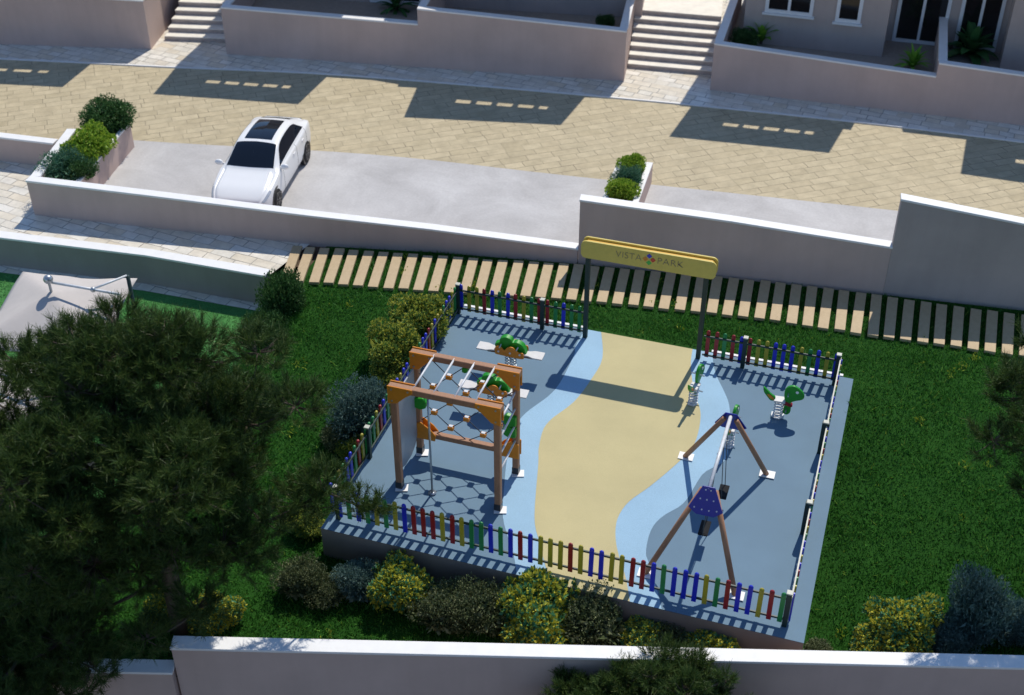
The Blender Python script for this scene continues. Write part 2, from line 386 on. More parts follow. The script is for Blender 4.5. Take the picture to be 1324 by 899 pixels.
planter('long planter with three clipped shrubs at the left end of the car wall', [(-22.95, 27.0), (-22.0, 27.13), (-22.72, 31.3), (-23.72, 31.1)], .84, .62)
planter('small planter with white rim holding three little shrubs beside the concrete bays', [(-7.5, 29.4), (-6.45, 29.55), (-6.72, 34.1), (-7.74, 33.95)], .68, .5)

# ------------------------------------------------------------------ terraces, stairs and houses
def terrace(name, A, B, tops, floor, label, depth=6., step=None, left_side=True, right_side=True):
    A, B = Vector(A), Vector(B); u = (B-A).normalized(); v = Vector((-u.y, u.x)); L = (B-A).length
    P = lambda a, b: tuple(A + u*a + v*b)
    t = thing(name, (*A, 0), label, 'wall'); th = .24; body = MB(); cop = MB()
    segs = []; xs = [0] + ([step] if step else []) + [L]
    for i in range(len(xs)-1):
        z0, z1 = tops[2*i], tops[2*i+1]; a, b = xs[i], xs[i+1]
        body.prism([P(a, 0), P(b, 0), P(b, th), P(a, th)], 0, [z0-.06, z1-.06, z1-.06, z0-.06])
        cop.prism([P(a, -.02), P(b, -.02), P(b, th+.02), P(a, th+.02)], [z0-.06, z1-.06, z1-.06, z0-.06], [z0, z1, z1, z0])
    if step:   # divider between the two terraces, running back to the house
        z = max(tops[1], tops[2]); sgn = 1 if tops[2] > tops[1] else -1
        a0, a1 = (step, step+th) if sgn > 0 else (step-th, step)
        body.prism([P(a0, th+.005), P(a1, th+.005), P(a1, depth), P(a0, depth)], 0, z-.062)
        cop.prism([P(a0-.02, th+.022), P(a1+.02, th+.022), P(a1+.02, depth), P(a0-.02, depth)], z-.062, z-.002)
    for flag, a0, z in ((left_side, 0, tops[0]), (right_side, L-th, tops[-1])):
        if flag:
            body.prism([P(a0, th+.005), P(a0+th, th+.005), P(a0+th, depth), P(a0, depth)], 0, z-.062)
            cop.prism([P(a0-.02, th+.022), P(a0+th+.02, th+.022), P(a0+th+.02, depth), P(a0-.02, depth)], z-.062, z-.002)
    body.build('wall_body', 'wall_plaster', t); cop.build('coping', 'coping_white', t, bevel=.006)
    MB().prism([P(th+.01, th+.01), P(L-th-.01, th+.01), P(L-th-.01, depth+4), P(th+.01, depth+4)], 0, floor).build('terrace_floor', 'terrace_tile', t)
    return P
P1 = terrace('terrace_wall', (-40, 34.85), (-26.16, 38.1), (2.3, 1.88, ), .9, 'blank pink terrace wall left of the narrow stairs')
P2 = terrace('terrace_wall', (-23.36, 38.58), (-9.25, 40.76), (1.80, 1.64, 2.20, 1.86), .95, 'long stepped pink terrace wall between the two stairways', step=7.08)
P3 = terrace('terrace_wall', (-6.3, 41.0), (14, 41.98), (1.72, 1.40, 1.86, 1.3), .8, 'pink terrace wall with a step in front of the glass doors', step=7.2)

def stairs(label, a, b, u, v, n, rise, run, land):
    t = thing('stairs', (*a, .03), label, 'stairs'); mb = MB(); rs = MB(); a, b, v = Vector(a), Vector(b), Vector(v)
    for i in range(n):
        p, q = a+v*run*i, b+v*run*i; e = v*(run if i < n-1 else land)
        z = .035+rise*(i+1)
        mb.prism([tuple(p-v*.006), tuple(q-v*.006), tuple(q+e-v*.008), tuple(p+e-v*.008)], z-.03, z)
        rs.prism([tuple(p), tuple(q), tuple(q+e), tuple(p+e)], .02, z-.032)
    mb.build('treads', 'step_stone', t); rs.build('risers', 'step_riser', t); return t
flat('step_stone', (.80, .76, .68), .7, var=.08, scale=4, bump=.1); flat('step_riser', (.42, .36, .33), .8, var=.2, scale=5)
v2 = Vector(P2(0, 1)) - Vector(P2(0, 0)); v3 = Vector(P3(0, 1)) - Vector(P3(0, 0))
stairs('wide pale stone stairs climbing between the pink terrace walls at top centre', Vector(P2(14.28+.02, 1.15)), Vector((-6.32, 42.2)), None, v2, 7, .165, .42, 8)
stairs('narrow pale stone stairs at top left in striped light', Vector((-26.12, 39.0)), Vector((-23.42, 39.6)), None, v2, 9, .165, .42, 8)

SH = Vector((.48, 4.5))       # ground shadow to the edge 6 m up that casts it
def up(px, py): p = at(px, py); return (p.x+SH.x, p.y+SH.y)
def house(label, front, back_d, canopies, eaves, depth=9.):
    """front: facade polyline (left to right) at the terrace floor; flat roof 6 m up"""
    c = front[0]; t = thing('house', (*c, 0), label, 'house')
    L = Vector(front[-1])-Vector(front[0]); n = Vector((-L.y, L.x)).normalized()*depth
    poly = list(front) + [(front[-1][0]+n.x, front[-1][1]+n.y), (front[0][0]+n.x, front[0][1]+n.y)]
    MB().prism(poly, .3, 5.72).build('wall', 'house_plaster', t)
    r = MB().prism(eaves + [(front[-1][0]+n.x, front[-1][1]+n.y), (front[0][0]+n.x, front[0][1]+n.y)], 5.76, 6.0).build('roof', 'coping_white', t)
    for (fl, fr, br, bl, slots) in canopies:
        fl, fr, br, bl = Vector(fl), Vector(fr), Vector(br), Vector(bl); mb = MB()
        Q = lambda s, w: tuple((fl*(1-s)+fr*s)*(1-w) + (bl*(1-s)+br*s)*w)
        w0, w1 = slots[2], slots[3]; z0, z1 = 5.88, 6.0
        mb.prism([Q(0, 0), Q(1, 0), Q(1, w0), Q(0, w0)], z0, z1); mb.prism([Q(0, w1), Q(1, w1), Q(1, 1), Q(0, 1)], z0, z1)
        edges = [0.]; 
        for k in range(5):
            a = slots[0] + (slots[1]-slots[0])*k/4.72; b = a + (slots[1]-slots[0])*(.155 if k < 4 else .085)
            edges += [a, b]
        edges.append(1.)
        for k in range(0, len(edges), 2): mb.prism([Q(edges[k], w0), Q(edges[k+1], w0), Q(edges[k+1], w1), Q(edges[k], w1)], z0, z1)
        mb.build('canopy', 'coping_white', t)
    return t
def window(t, c, u, w, h, bars, name='window', frame=.12, deep=.07, curtain=False):
    "casement standing proud of the facade: centre bottom c, unit right u"
    c, u = Vector(c), Vector((*u, 0)); n = Vector((u.y, -u.x, 0)); up_ = Vector((0, 0, 1)); rot = Matrix((u, -n, up_)).transposed()
    fr = MB(); o = c + n*.03
    for s in (-1, 1): fr.box(o+u*s*(w/2-frame/2)+up_*h/2, (frame, deep, h), rot)
    fr.box(o+up_*frame/2, (w-2*frame, deep, frame), rot); fr.box(o+up_*(h-frame/2), (w-2*frame, deep, frame), rot)
    for k in range(bars): fr.box(o+u*(-w/2+w*(k+1)/(bars+1))+up_*h/2, (frame*.8, deep*.9, h-2*frame), rot)
    if name == 'window': fr.box(c+n*.06-up_*.04, (w+.14, .14, .07), rot)
    f = fr.build(name, 'frame_white', t)
    MB().box(c+n*.012+up_*h/2, (w-2*frame+.01, .012, h-2*frame+.01), rot).build('pane', 'door_glass', f)
    if curtain: pass
    return f
# right house: facade with a recess for the sliding doors
facade3 = [(-5.75, 43.62), (-.95, 43.78), (-.95, 45.3), (2.9, 45.4), (2.9, 43.9), (14, 44.4)]
def eave(px_list): return [up(*p) for p in px_list]
can4 = [up(865, 177), up(1072, 198), up(1097, 156), up(895, 136)]; can5 = [up(1242, 225), up(1500, 262), up(1500, 209), up(1250, 176)]
SLOT = (.27, .88, .44, .56)
h3 = house('right house with white framed windows and glass doors above its terrace', facade3, 4, [(*can4, SLOT), (*can5, SLOT)],
           eave([(878, 137), (1088, 158), (1166, 166), (1167, 171), (1252, 181), (1500, 213)]) )
window(h3, (-4.27, 43.665, 1.98), (1, .033), 1.62, 1.5, 1); window(h3, (-2.27, 43.733, 1.9), (1, .033), .85, 1.5, 0)
window(h3, (.12, 45.33, .82), (1, .026), 1.75, 2.3, 1, 'sliding_door'); window(h3, (2.02, 45.38, .82), (1, .026), 1.4, 2.3, 1, 'sliding_door')
window(h3, (4.6, 43.98, 1.9), (1, .045), 1.5, 1.5, 1)
can2 = [up(198, 122), up(385, 135), up(425, 97), up(230, 84)]; can3 = [up(522, 152), up(725, 162), up(757, 125), up(543, 104)]
f2a, f2b = (-23.4, 42.0), (-9.5, 44.2)
h2 = house('middle house in shade behind the long stepped terrace wall', [f2a, f2b], 4, [(*can2, SLOT), (*can3, SLOT)],
           eave([(228, 86), (425, 97), (478, 100), (477, 103), (543, 114), (756, 126), (788, 128)]))
for k, (a, w) in enumerate(((2.2, 1.6), (5., 2.), (9.2, 1.7), (12., 1.2))):
    u2 = (Vector(f2b)-Vector(f2a)).normalized(); p = Vector(f2a)+u2*a; window(h2, (p.x, p.y, 1.75 if w < 2 else .97), u2, w, 1.5 if w < 2 else 2.3, 1, 'window' if w < 2 else 'sliding_door')
can1 = [up(-160, 101), up(80, 113), up(122, 79), up(-130, 68)]
f1a, f1b = (-42, 38.4), (-26.3, 42.1)
h1 = house('left house out of sight above the blank terrace wall', [f1a, f1b], 4, [(*can1, SLOT)], eave([(-420, 66), (-130, 70), (0, 77), (122, 82), (160, 83)]))

# ------------------------------------------------------------------ playground slab
SX0, SX1, SY0, SY1 = -9.9, .1, 17.48, 26.12
tag(MB().prism([(SX0, SY0), (SX1, SY0), (SX1, SY1), (SX0, SY1)], -1.1, -.01).build('playground_base', 'slab_side'), kind='structure')
sheet('playground_surface', [(SX0, SY0), (SX1, SY0), (SX1, SY1), (SX0, SY1)], .0, 'rubber_blue')
sky_l = [(760, 420), (744, 448), (742, 460), (717, 505), (673, 541), (657, 586), (651, 640), (650, 667), (655, 690), (664, 717), (668, 744)]
yel_l = [(776, 412), (777, 427), (779, 463), (765, 490), (742, 520), (707, 548), (697, 577), (696, 600), (691, 670), (698, 703), (706, 735), (712, 754)]
yel_r = [(897, 445), (893, 472), (898, 508), (906, 535), (900, 569), (887, 588), (866, 608), (838, 631), (812, 650), (798, 672), (796, 697), (801, 722), (809, 747), (815, 782)]
sky_r = [(922, 455), (922, 468), (926, 485), (937, 508), (943, 525), (944, 555), (940, 590), (930, 601), (908, 614), (885, 650), (858, 667), (842, 685), (835, 715), (841, 733), (850, 765), (856, 790)]
def zone(l, r, z, name, mat):
    a = smooth_poly([at(*p) for p in l], 4); b = smooth_poly([at(*p) for p in r], 4)
    ys = np.linspace(SY1-.002, SY0+.002, 60); vs = []
    for y in ys:
        for q in (a, b): vs.append((float(np.interp(-y, [-p[1] for p in q], [p[0] for p in q])), float(y), z))
    tag(MB().add(vs, [(2*i, 2*i+2, 2*i+3, 2*i+1) for i in range(59)]).build(name, mat), kind='structure')
zone(sky_l, sky_r, .004, 'playground_pale_band', 'rubber_sky'); zone(yel_l, yel_r, .008, 'playground_yellow_path', 'rubber_yellow')
tag(MB().box((-8.2, SY1+.06, -.06), (3.3, .08, .16)).box((-1.75, SY1+.06, -.06), (3.2, .08, .16)).build('playground_kerb', 'coping_white'), kind='structure')

# stepping planks: a curved row across the grass
top = smooth_poly([(-15.2, 27.42), (-14.81, 27.5), (-11.46, 28.1), (-6.9, 29.0), (-2.37, 29.68), (-.17, 29.86), (2.63, 30.02), (6.5, 30.3)], 30)
bot = smooth_poly([(-14.75, 25.75), (-14.35, 25.8), (-11.1, 26.4), (-6.9, 27.25), (-2.75, 27.83), (-.22, 27.98), (2.46, 28.16), (6.4, 28.4)], 30)
def resample(p, n):
    p = np.array(p); d = np.r_[0, np.cumsum(np.hypot(*np.diff(p, axis=0).T))]; s = np.linspace(0, d[-1], n)
    return np.c_[np.interp(s, d, p[:, 0]), np.interp(s, d, p[:, 1])]
NP = 54; T, B = resample(top, NP), resample(bot, NP)
for i in range(NP):
    a, b = Vector(T[i]), Vector(B[i]); d = (a-b); L = d.length; m = (a+b)/2; ang = math.atan2(d.y, d.x)-math.pi/2
    mb = MB().box((0, 0, 0), (.265, L*random.uniform(.975, 1.01), .09)); o = mb.build('stepping_plank', 'plank_beige', bevel=.008)
    o.location = (m.x+random.uniform(-.01, .01), m.y+random.uniform(-.02, .02), .035); o.rotation_euler = (random.uniform(-.006, .006), random.uniform(-.006, .006), ang+random.uniform(-.012, .012))
    tag(o, 'beige plank of the row laid across the grass below the retaining walls', 'plank', 'stepping planks across the grass')

# ------------------------------------------------------------------ picket fences
PC = dict(B='paint_blue', G='paint_green', R='paint_red', Y='paint_yellow')
def fence(label, p, q, colors, posts, inside, cap=False, h=.87):
    p, q = Vector(p), Vector(q); d = (q-p); L = d.length; u = d/L; nrm = Vector((-u.y, u.x))*inside; ang = math.atan2(u.y, u.x)
    t = thing('picket_fence', (*p, 0), label, 'fence', 'picket fences round the playground'); rot = Matrix.Rotation(ang, 3, 'Z')
    N = len(colors); hw = .047
    prof = [(-hw, .10), (hw, .10), (hw, h-.06)] + [(hw*math.cos(a), h-.06+hw*1.25*math.sin(a)) for a in np.linspace(.3, math.pi-.3, 6)] + [(-hw, h-.06)]
    u3 = Vector((*u, 0)); sh = {}
    for i, c in enumerate(colors):
        a = (i+.5)/N*L; pos = p+u*a
        if c not in sh:
            me = MB().plate(prof, (0, 0, 0), (1, 0, 0), (0, 0, 1), .03)
            (None if cap else me.sphere((0, 0, h-.035), .05, 8, 6, (1, .75, 1))); o = me.build('picket', PC[c], t, local=True); sh[c] = o
        else: o = sh[c].copy(); COL.objects.link(o)
        o.location = (pos.x-p.x, pos.y-p.y, random.uniform(-.008, .006)); o.rotation_euler = (0, random.uniform(-.012, .012), ang)
    for z in ((.17, .80) if cap else (.17, .72)):
        c = p+u*L/2+nrm*.032; MB().box((*c, z), (L, .03, .045), rot).build('rail', 'post_cap' if cap else 'post_green', t)
    for a in posts:
        c = p+u*a+nrm*(.06 if cap else .03); pb = MB().box((*c, .44), (.10, .16 if cap else .10, .88), rot).build('post', 'post_green', t, bevel=.006)
        MB().box((*c, .895), (.115, .115, .03), rot).build('post_cap', 'post_cap', pb, bevel=.005)
        BASE[pb.name] = BASE[t.name]
    return t
fence('back left picket fence running up to the left sign post', (-9.9, 25.83), (-6.56, 25.83), 'BYYRBGBRYGRRGBGG', [.03, 2.28], -1)
fence('back right picket fence from the right sign post to the corner', (-3.52, 25.78), (-.27, 25.78), 'RRGRBRYYBBBYGBYB', [1.0, 3.2], -1)
fence('left picket fence beside the yellow and blue grey bushes', (-9.82, 17.85), (-9.9, 25.75), 'BGYGBBGRYGGGYRPGYBBYBBGPGGBBRYBYYGBBYG'.replace('P', 'B'), [2.0, 4.9], -1)
fence('front picket fence along the edge nearest the shrub bed', (-9.7, 17.84), (-.32, 17.78), 'BGBGYGYBRRRYRYGGBGBRBYYYRYBBYYRRBGBBBYGRBBYRG', [.04, 9.38], 1)
fence('right picket fence seen almost edge on along the lawn', (-.24, 17.78), (-.24, 25.75), 'BYGRBYBBGYRBGYBRYGBBYRGBYBGRYBBGYRBGYB', [2.66, 5.35], 1, cap=True, h=.835)

# ------------------------------------------------------------------ entrance sign
t = thing('park_sign', (-4.5, 25.79, 0), 'yellow entrance sign with VISTA PARK lettering on two dark posts', 'sign')
for x in (-6.49, -3.62): MB().box((x, 25.79, 1.3), (.11, .11, 2.6)).build('post', 'post_green', t, bevel=.008)
def rrect(w, h, r, n=6):
    return [(sx*(w/2-r)+r*math.cos(a), sz*(h/2-r)+r*math.sin(a)) for sx, sz, a0 in ((1, 1, 0), (-1, 1, 90), (-1, -1, 180), (1, -1, 270)) for a in [R(a0+90*k/n) for k in range(n+1)]]
SGX = -5.02; SGZ = 2.64; SGW = 3.26; SGH = .47
for y, nm in ((25.69, 'front_panel'), (25.89, 'back_panel')):
    pn = MB().plate(rrect(SGW, SGH, .13), (SGX, y, SGZ), (1, 0, 0), (0, 0, 1), .05).build(nm, 'sign_yellow', t, bevel=.006)
    BASE[pn.name] = BASE[t.name]
    if nm == 'front_panel': front_panel = pn
MB().plate(rrect(SGW-.1, SGH-.10, .1), (SGX, 25.79, SGZ), (1, 0, 0), (0, 0, 1), .14).build('core', 'sign_edge', t)
def text(s, x, z, size, y, parent, mat):
    cu = bpy.data.curves.new('lettering', 'FONT'); cu.body = s; cu.size = size; cu.extrude = .003; cu.offset = -.006; cu.align_x = 'LEFT'; cu.space_character = 1.04
    o = bpy.data.objects.new('tmp', cu); COL.objects.link(o); bpy.context.view_layer.update()
    me = bpy.data.meshes.new_from_object(o.evaluated_get(bpy.context.evaluated_depsgraph_get())); bpy.data.objects.remove(o)
    w = max(v.co.x for v in me.vertices)
    b = BASE[parent.name]
    for v in me.vertices: v.co = Vector((x + v.co.x*(.63/w), y-v.co.z, z + v.co.y)) - b
    o = link('lettering', me, mat, parent, b); return o
text('VISTA', -5.80, 2.59, .245, 25.660, front_panel, 'letter_grey'); text('PARK', -4.80, 2.59, .245, 25.660, front_panel, 'letter_grey')
for dx, dz, m in ((0, .092, 'logo_blue'), (-.092, 0, 'logo_orange'), (.092, 0, 'logo_red'), (0, -.092, 'logo_green')):
    MB().plate(rrect(.098, .098, .012, 2), (-4.985+dx, 25.661, 2.665+dz), Vector((1, 0, 1)).normalized(), Vector((-1, 0, 1)).normalized(), .006).build('logo_diamond', m, front_panel)

# ------------------------------------------------------------------ climbing frame
t = thing('climbing_frame', (-7.7, 19.77, 0), 'timber climbing frame with orange corner plates, rope net and white bars', 'play frame')
X0, X1, Y0, Y1, HT = -8.80, -6.56, 19.16, 20.38, 2.74
def lp(mb, *a, **k): return mb.build(*a, **k)
for x in (X0, X1):
    for y in (Y0, Y1):
        p = MB().box((x, y, HT/2+.06), (.14, .14, HT-.12)).build('post', 'play_timber', t, bevel=.02); BASE[p.name] = BASE[t.name]
        MB().box((x, y, .1), (.146, .146, .2)).build('foot_sleeve', 'steel_dark', p)
        MB().box((x+.05, y-.02, .0225), (.27, .22, .015), Matrix.Rotation(.3, 3, 'Z')).build('base_plate', 'plate_white', p)
for y in (Y0, Y1): MB().box(((X0+X1)/2, y, HT+.005), (X1-X0+.2, .15, .15)).build('top_beam', 'play_timber', t, bevel=.02)
MB().box(((X0+X1)/2, Y1, .60), (X1-X0-.15, .13, .13)).build('lower_beam', 'play_timber', t, bevel=.015)
gus = [(-.1, .1), (.44, .1), (.46, .0), (.30, -.12), (.10, -.32), (-.1, -.36)]
bolts = MB()
for x, s in ((X0, 1), (X1, -1)):
    for y in (Y0, Y1):
        for yy in (y-.095, y+.095):
            MB().plate([(a*s, b) for a, b in gus], (x, yy, HT), (1, 0, 0), (0, 0, 1), .035).build('corner_plate', 'panel_orange', t, bevel=.012)
        for a, b in ((0, .03), (0, -.26), (.36, .04)): bolts.cyl((x+a*s, y-.11, HT+b), (x+a*s, y-.128, HT+b), .022, n=8)
bolts.build('bolts', 'steel', t)
br = [(-.09, .30), (.08, .36), (.30, .20), (.42, .05), (.40, -.10), (-.09, -.10)]
for x, s in ((X0, 1), (X1, -1)):
    for yy in (Y1-.09, Y1+.09): MB().plate([(a*s, b) for a, b in br], (x, yy, .6), (1, 0, 0), (0, 0, 1), .035).build('corner_plate', 'panel_orange', t, bevel=.012)
gr = [(-.1, .12), (.12, .16), (.2, .05), (.17, -.1), (.05, -.16), (-.1, -.12)]
for (x, y, z, s) in ((X0, Y1-.1, 1.52, 1), (X1, Y1-.1, 1.55, -1), (X1, Y1-.1, 1.25, -1), (-7.72, Y1-.02, 2.60, .45)):
    MB().plate([(a*(1 if s > 0 else -1), b) for a, b in gr], (x+.06*s, y, z), (abs(s), 0, 0), (0, 0, abs(s)), .12).build('bracket', 'panel_green', t, bevel=.02)
for k, f in enumerate((.17, .37, .57, .77)):
    x = X0+(X1-X0)*f+.05; MB().cyl((x, Y0, HT+.06), (x, Y1, HT+.06), .022, n=10).build('overhead_bar', 'metal_white', t, True)
for z in (.98, 1.42, 1.86, 2.30): MB().cyl((X1, Y0, z), (X1, Y1, z), .022, n=10).build('ladder_rung', 'metal_white', t, True)
MB().cyl((-8.07, Y0+.04, .02), (-8.07, Y0+.04, HT-.05), .024, n=10).cyl((-8.07, Y0+.04, .02), (-8.07, Y0+.04, .032), .09, n=14).build('sliding_pole', 'steel', t, True)
pts = [(a, b) for a, b in ((.07, 2.42), (1.13, 2.42), (1.13, .62), (1.0, .40), (.75, .30), (.4, .30), (.12, .42), (.07, .6))]
MB().plate(pts, (X0-.03, Y0, 0), (0, 1, 0), (0, 0, 1), .035).build('climbing_panel', 'board_grey', t, bevel=.01)
net = MB(); dx = (X1-X0)/6
nodes = {}
for r, z in enumerate((.9, 1.25, 1.6, 1.95, 2.3)):
    for k in ((2, 4) if r % 2 == 0 else (1, 3, 5)): nodes[(r, k)] = Vector((X0+dx*k, Y1, z))
def rope(a, b): net.cyl(a, b, .011, n=6)
for (r, k), p in nodes.items():
    for dk in (-1, 1):
        q = nodes.get((r+1, k+dk))
        if q is not None: rope(p, q)
    if r == 0:
        for dk in (-1, 1): rope(p, Vector((p.x+dx*dk*.9, Y1, .66)))
    if r == 4:
        for dk in (-1, 1): rope(p, Vector((p.x+dx*dk, Y1, 2.66)))
    if k == 1: rope(p, Vector((X0+.06, Y1, p.z+.3))); rope(p, Vector((X0+.06, Y1, p.z-.3)))
    if k == 5: rope(p, Vector((X1-.06, Y1, p.z+.3))); rope(p, Vector((X1-.06, Y1, p.z-.3)))
netp = net.build('rope_net', 'rope', t, True); BASE[netp.name] = BASE[t.name]
for p in nodes.values():
    MB().box(p, (.135, .12, .10)).build('net_block', 'panel_orange', netp, bevel=.02)
    MB().box(p+Vector((0, 0, .058)), (.09, .075, .014)).build('block_cap', 'metal_white', netp, bevel=.008)

# ------------------------------------------------------------------ swing
t = thing('swing_set', (-2.2, 20.15, 0), 'two seat swing on brown splayed legs with blue end plates', 'swing')
ZA = 2.0; AX = -2.185; YF, YN = 21.25, 19.0
feet = [((-3.15, 22.06), YF), ((-1.34, 22.03), YF), ((-3.17, 18.3), YN), ((-1.36, 18.28), YN)]
for (fx, fy), ya in feet:
    s = -1 if fx < AX else 1
    lg = MB().cyl((fx, fy, .02), (AX+s*.13, ya, ZA-.06), .058, .055, 14).build('leg', 'play_timber', t, True); BASE[lg.name] = BASE[t.name]
    MB().box((fx+.02, fy, .024), (.33, .24, .016)).build('base_plate', 'plate_white', lg)
MB().cyl((AX, YF+.08, ZA), (AX, YN-.08, ZA), .038, n=14).build('crossbar', 'metal_white', t, True)
for ya, dy, fy in ((YF, 1, 22.05), (YN, -1, 18.29)):
    lean = Vector((0, fy-ya, -ZA)).normalized(); o = Vector((AX, ya+dy*.075, ZA))
    ap = MB().plate([(-.12, .07), (.12, .07), (.34, -.42), (.18, -.54), (-.18, -.54), (-.34, -.42)], o, (1, 0, 0), -lean, .03).build('end_plate', 'apex_blue', t, bevel=.01)
    BASE[ap.name] = BASE[t.name]; b = MB(); n3 = Vector((1, 0, 0)).cross(-lean)
    n3 = n3 if n3.y*dy > 0 else -n3
    for x, z in ((-.05, 0), (.05, 0), (-.13, -.2), (0, -.2), (.13, -.2), (-.22, -.4), (-.07, -.42), (.07, -.42), (.22, -.4)):
        q = o + Vector((x, 0, 0)) - lean*z; b.cyl(q+n3*.012, q+n3*.026, .016, n=8)
    b.build('bolts', 'metal_white', ap)
for sy, sx in ((20.72, .10), (19.52, -.06)):
    se = MB().box((AX+sx, sy, .42), (.20, .44, .035)).build('seat', 'seat_black', t, bevel=.012); BASE[se.name] = BASE[t.name]
    MB().box((AX+sx, sy, .4405), (.13, .36, .006)).build('seat_pad', 'seat_black', se)
    for s in (-1, 1): MB().cyl((AX+sx, sy+s*.21, .43), (AX, sy+s*.21, ZA-.03), .009, n=6).build('chain', 'steel_dark', t)

# ------------------------------------------------------------------ spring seesaws and riders
def helix(c, r, h, turns, wr=.014, n=16):
    pts = [Vector((c[0]+r*math.cos(2*math.pi*i/n), c[1]+r*math.sin(2*math.pi*i/n), c[2]+h*i/(n*turns))) for i in range(int(n*turns)+1)]
    return MB().tube(pts, [wr]*len(pts), 6)
def blob(pts, n=5): return smooth_poly([Vector(p) for p in pts + [pts[0]]], n)[:-1]
def seesaw(loc, label, rz=0.):
    t = thing('spring_seesaw', loc, label, 'seesaw', 'spring seesaws', rz); L = lambda mb, n, m, **k: mb.build(n, m, t, local=True, **k)
    for s in (-1, 1):
        L(helix((s*.07, 0, .05), .065, .47, 6, .013), 'spring', 'steel', smooth=True)
    L(MB().box((0, 0, .03), (.40, .26, .03)).box((.1, -.05, .07), (.12, .1, .06)), 'base', 'metal_white', bevel=.006)
    half = [(.0, .10), (.46, .10), (.58, .15), (.82, .15)]
    poly = half + [(a, -b) for a, b in half[::-1][:-1]] + [(0, -.10)] + [(-a, -b) for a, b in half[1:]] + [(-a, b) for a, b in half[::-1][:-1]]
    L(MB().prism(poly, .60, .635), 'board', 'board_white', bevel=.006)
    L(MB().box((0, 0, .555), (1.15, .10, .08)), 'under_beam', 'dark_timber', bevel=.01)
    org = blob([(-.34, -.1), (-.36, .05), (-.28, .14), (-.19, .12), (-.12, .05), (-.03, .15), (.08, .17), (.17, .11), (.24, .05), (.34, .05), (.37, -.04), (.33, -.12), (0, -.12)])
    grn = blob([(-.36, -.02), (-.38, .10), (-.27, .17), (-.25, .27), (-.12, .34), (.02, .30), (.06, .22), (.17, .24), (.31, .17), (.38, .02), (.37, -.10), (0, -.08)])
    L(MB().plate(org, (0, -.135, .66), (1, 0, 0), (0, 0, 1), .03), 'side_panel', 'panel_orange', bevel=.008)
    L(MB().plate(org, (.02, .20, .66), (1, 0, 0), (0, 0, 1), .03), 'side_panel', 'panel_orange', bevel=.008)
    L(MB().plate(grn, (0, .03, .68), (1, 0, 0), (0, 0, 1), .16), 'figure_panel', 'panel_green', bevel=.015)
    for x in (-.26, .03, .27): L(MB().cyl((x, -.15, .66), (x, -.17, .66), .026, n=8), 'bolt', 'metal_white')
    L(MB().cyl((-.22, -.2, .80), (-.22, .26, .80), .016, n=8).cyl((.2, -.2, .80), (.2, .26, .80), .016, n=8), 'handles', 'steel', smooth=True)
    return t
seesaw((-7.82, 23.85, 0), 'spring seesaw nearest the back fence with green and orange figure', R(1))
seesaw((-7.74, 22.32, 0), 'spring seesaw just behind the climbing frame net', R(3))
def rider(loc, label, rz):
    t = thing('spring_rider', loc, label, 'spring rider', 'dinosaur spring riders', rz); L = lambda mb, n, m, **k: mb.build(n, m, t, local=True, **k)
    L(MB().cyl((0, 0, .01), (0, 0, .035), .12, n=18).box((.11, 0, .045), (.07, .16, .05)).box((-.11, 0, .045), (.07, .16, .05)), 'base', 'metal_white', bevel=.005)
    L(helix((0, 0, .05), .10, .40, 5, .017), 'spring', 'metal_white', smooth=True)
    L(MB().box((.0, 0, .50), (.26, .22, .05)).box((0, 0, .465), (.16, .16, .03)), 'seat', 'board_white', bevel=.02)
    head = blob([(.10, .15), (.20, .12), (.27, .20), (.27, .36), (.26, .48), (.36, .55), (.48, .60), (.53, .68), (.49, .80), (.38, .90), (.26, .95), (.14, .90), (.08, .78), (.09, .60), (.13, .45), (.11, .30)])
    h = L(MB().plate(head, (0, 0, 0), (1, 0, 0), (0, 0, 1), .07), 'head_panel', 'panel_green', bevel=.012)
    h2 = MB().plate(blob([(.08, .42), (.26, .36), (.29, .42), (.12, .50)]), (0, 0, 0), (1, 0, 0), (0, 0, 1), .085).build('collar', 'paint_red', h, local=True)
    MB().cyl((.36, -.045, .80), (.36, .045, .80), .035, n=12).build('eye', 'plate_white', h, local=True)
    MB().cyl((.17, -.16, .74), (.17, .16, .74), .017, n=8).build('handle', 'steel', h, local=True)
    MB().cyl((.17, -.16, .28), (.17, .16, .28), .017, n=8).build('footrest', 'steel', h, local=True)
    tl = L(MB().plate(blob([(-.11, .47), (-.11, .56), (-.22, .64), (-.34, .76), (-.40, .80), (-.38, .68), (-.28, .54), (-.2, .46)]), (0, 0, 0), (1, 0, 0), (0, 0, 1), .06), 'tail_panel', 'panel_green', bevel=.01)
    MB().plate(blob([(-.13, .48), (-.15, .55), (-.24, .63), (-.30, .62), (-.24, .54)]), (0, -.0, 0), (1, 0, 0), (0, 0, 1), .075).build('spots', 'panel_orange', tl, local=True)
    return t
rider((-1.42, 24.12, 0), 'green dinosaur spring rider facing right on the blue corner', R(4))
rider((-3.38, 24.0, 0), 'green dinosaur spring rider turned away by the right sign post', R(80))
rider((-2.30, 22.75, 0), 'green dinosaur spring rider half hidden behind the swing top', R(84))

# ------------------------------------------------------------------ parked car (front towards -y)
def cr(p, t):
    "Catmull-Rom through the rows of p at parameter t (0..len-1)"
    n = len(p); i = min(int(t), n-2); f = t-i
    a, b, c, d = p[max(0, i-1)], p[i], p[i+1], p[min(n-1, i+2)]
    return .5*((2*b)+(c-a)*f+(2*a-5*b+4*c-d)*f*f+(3*b-a-3*c+d)*f**3)
CL = 4.5
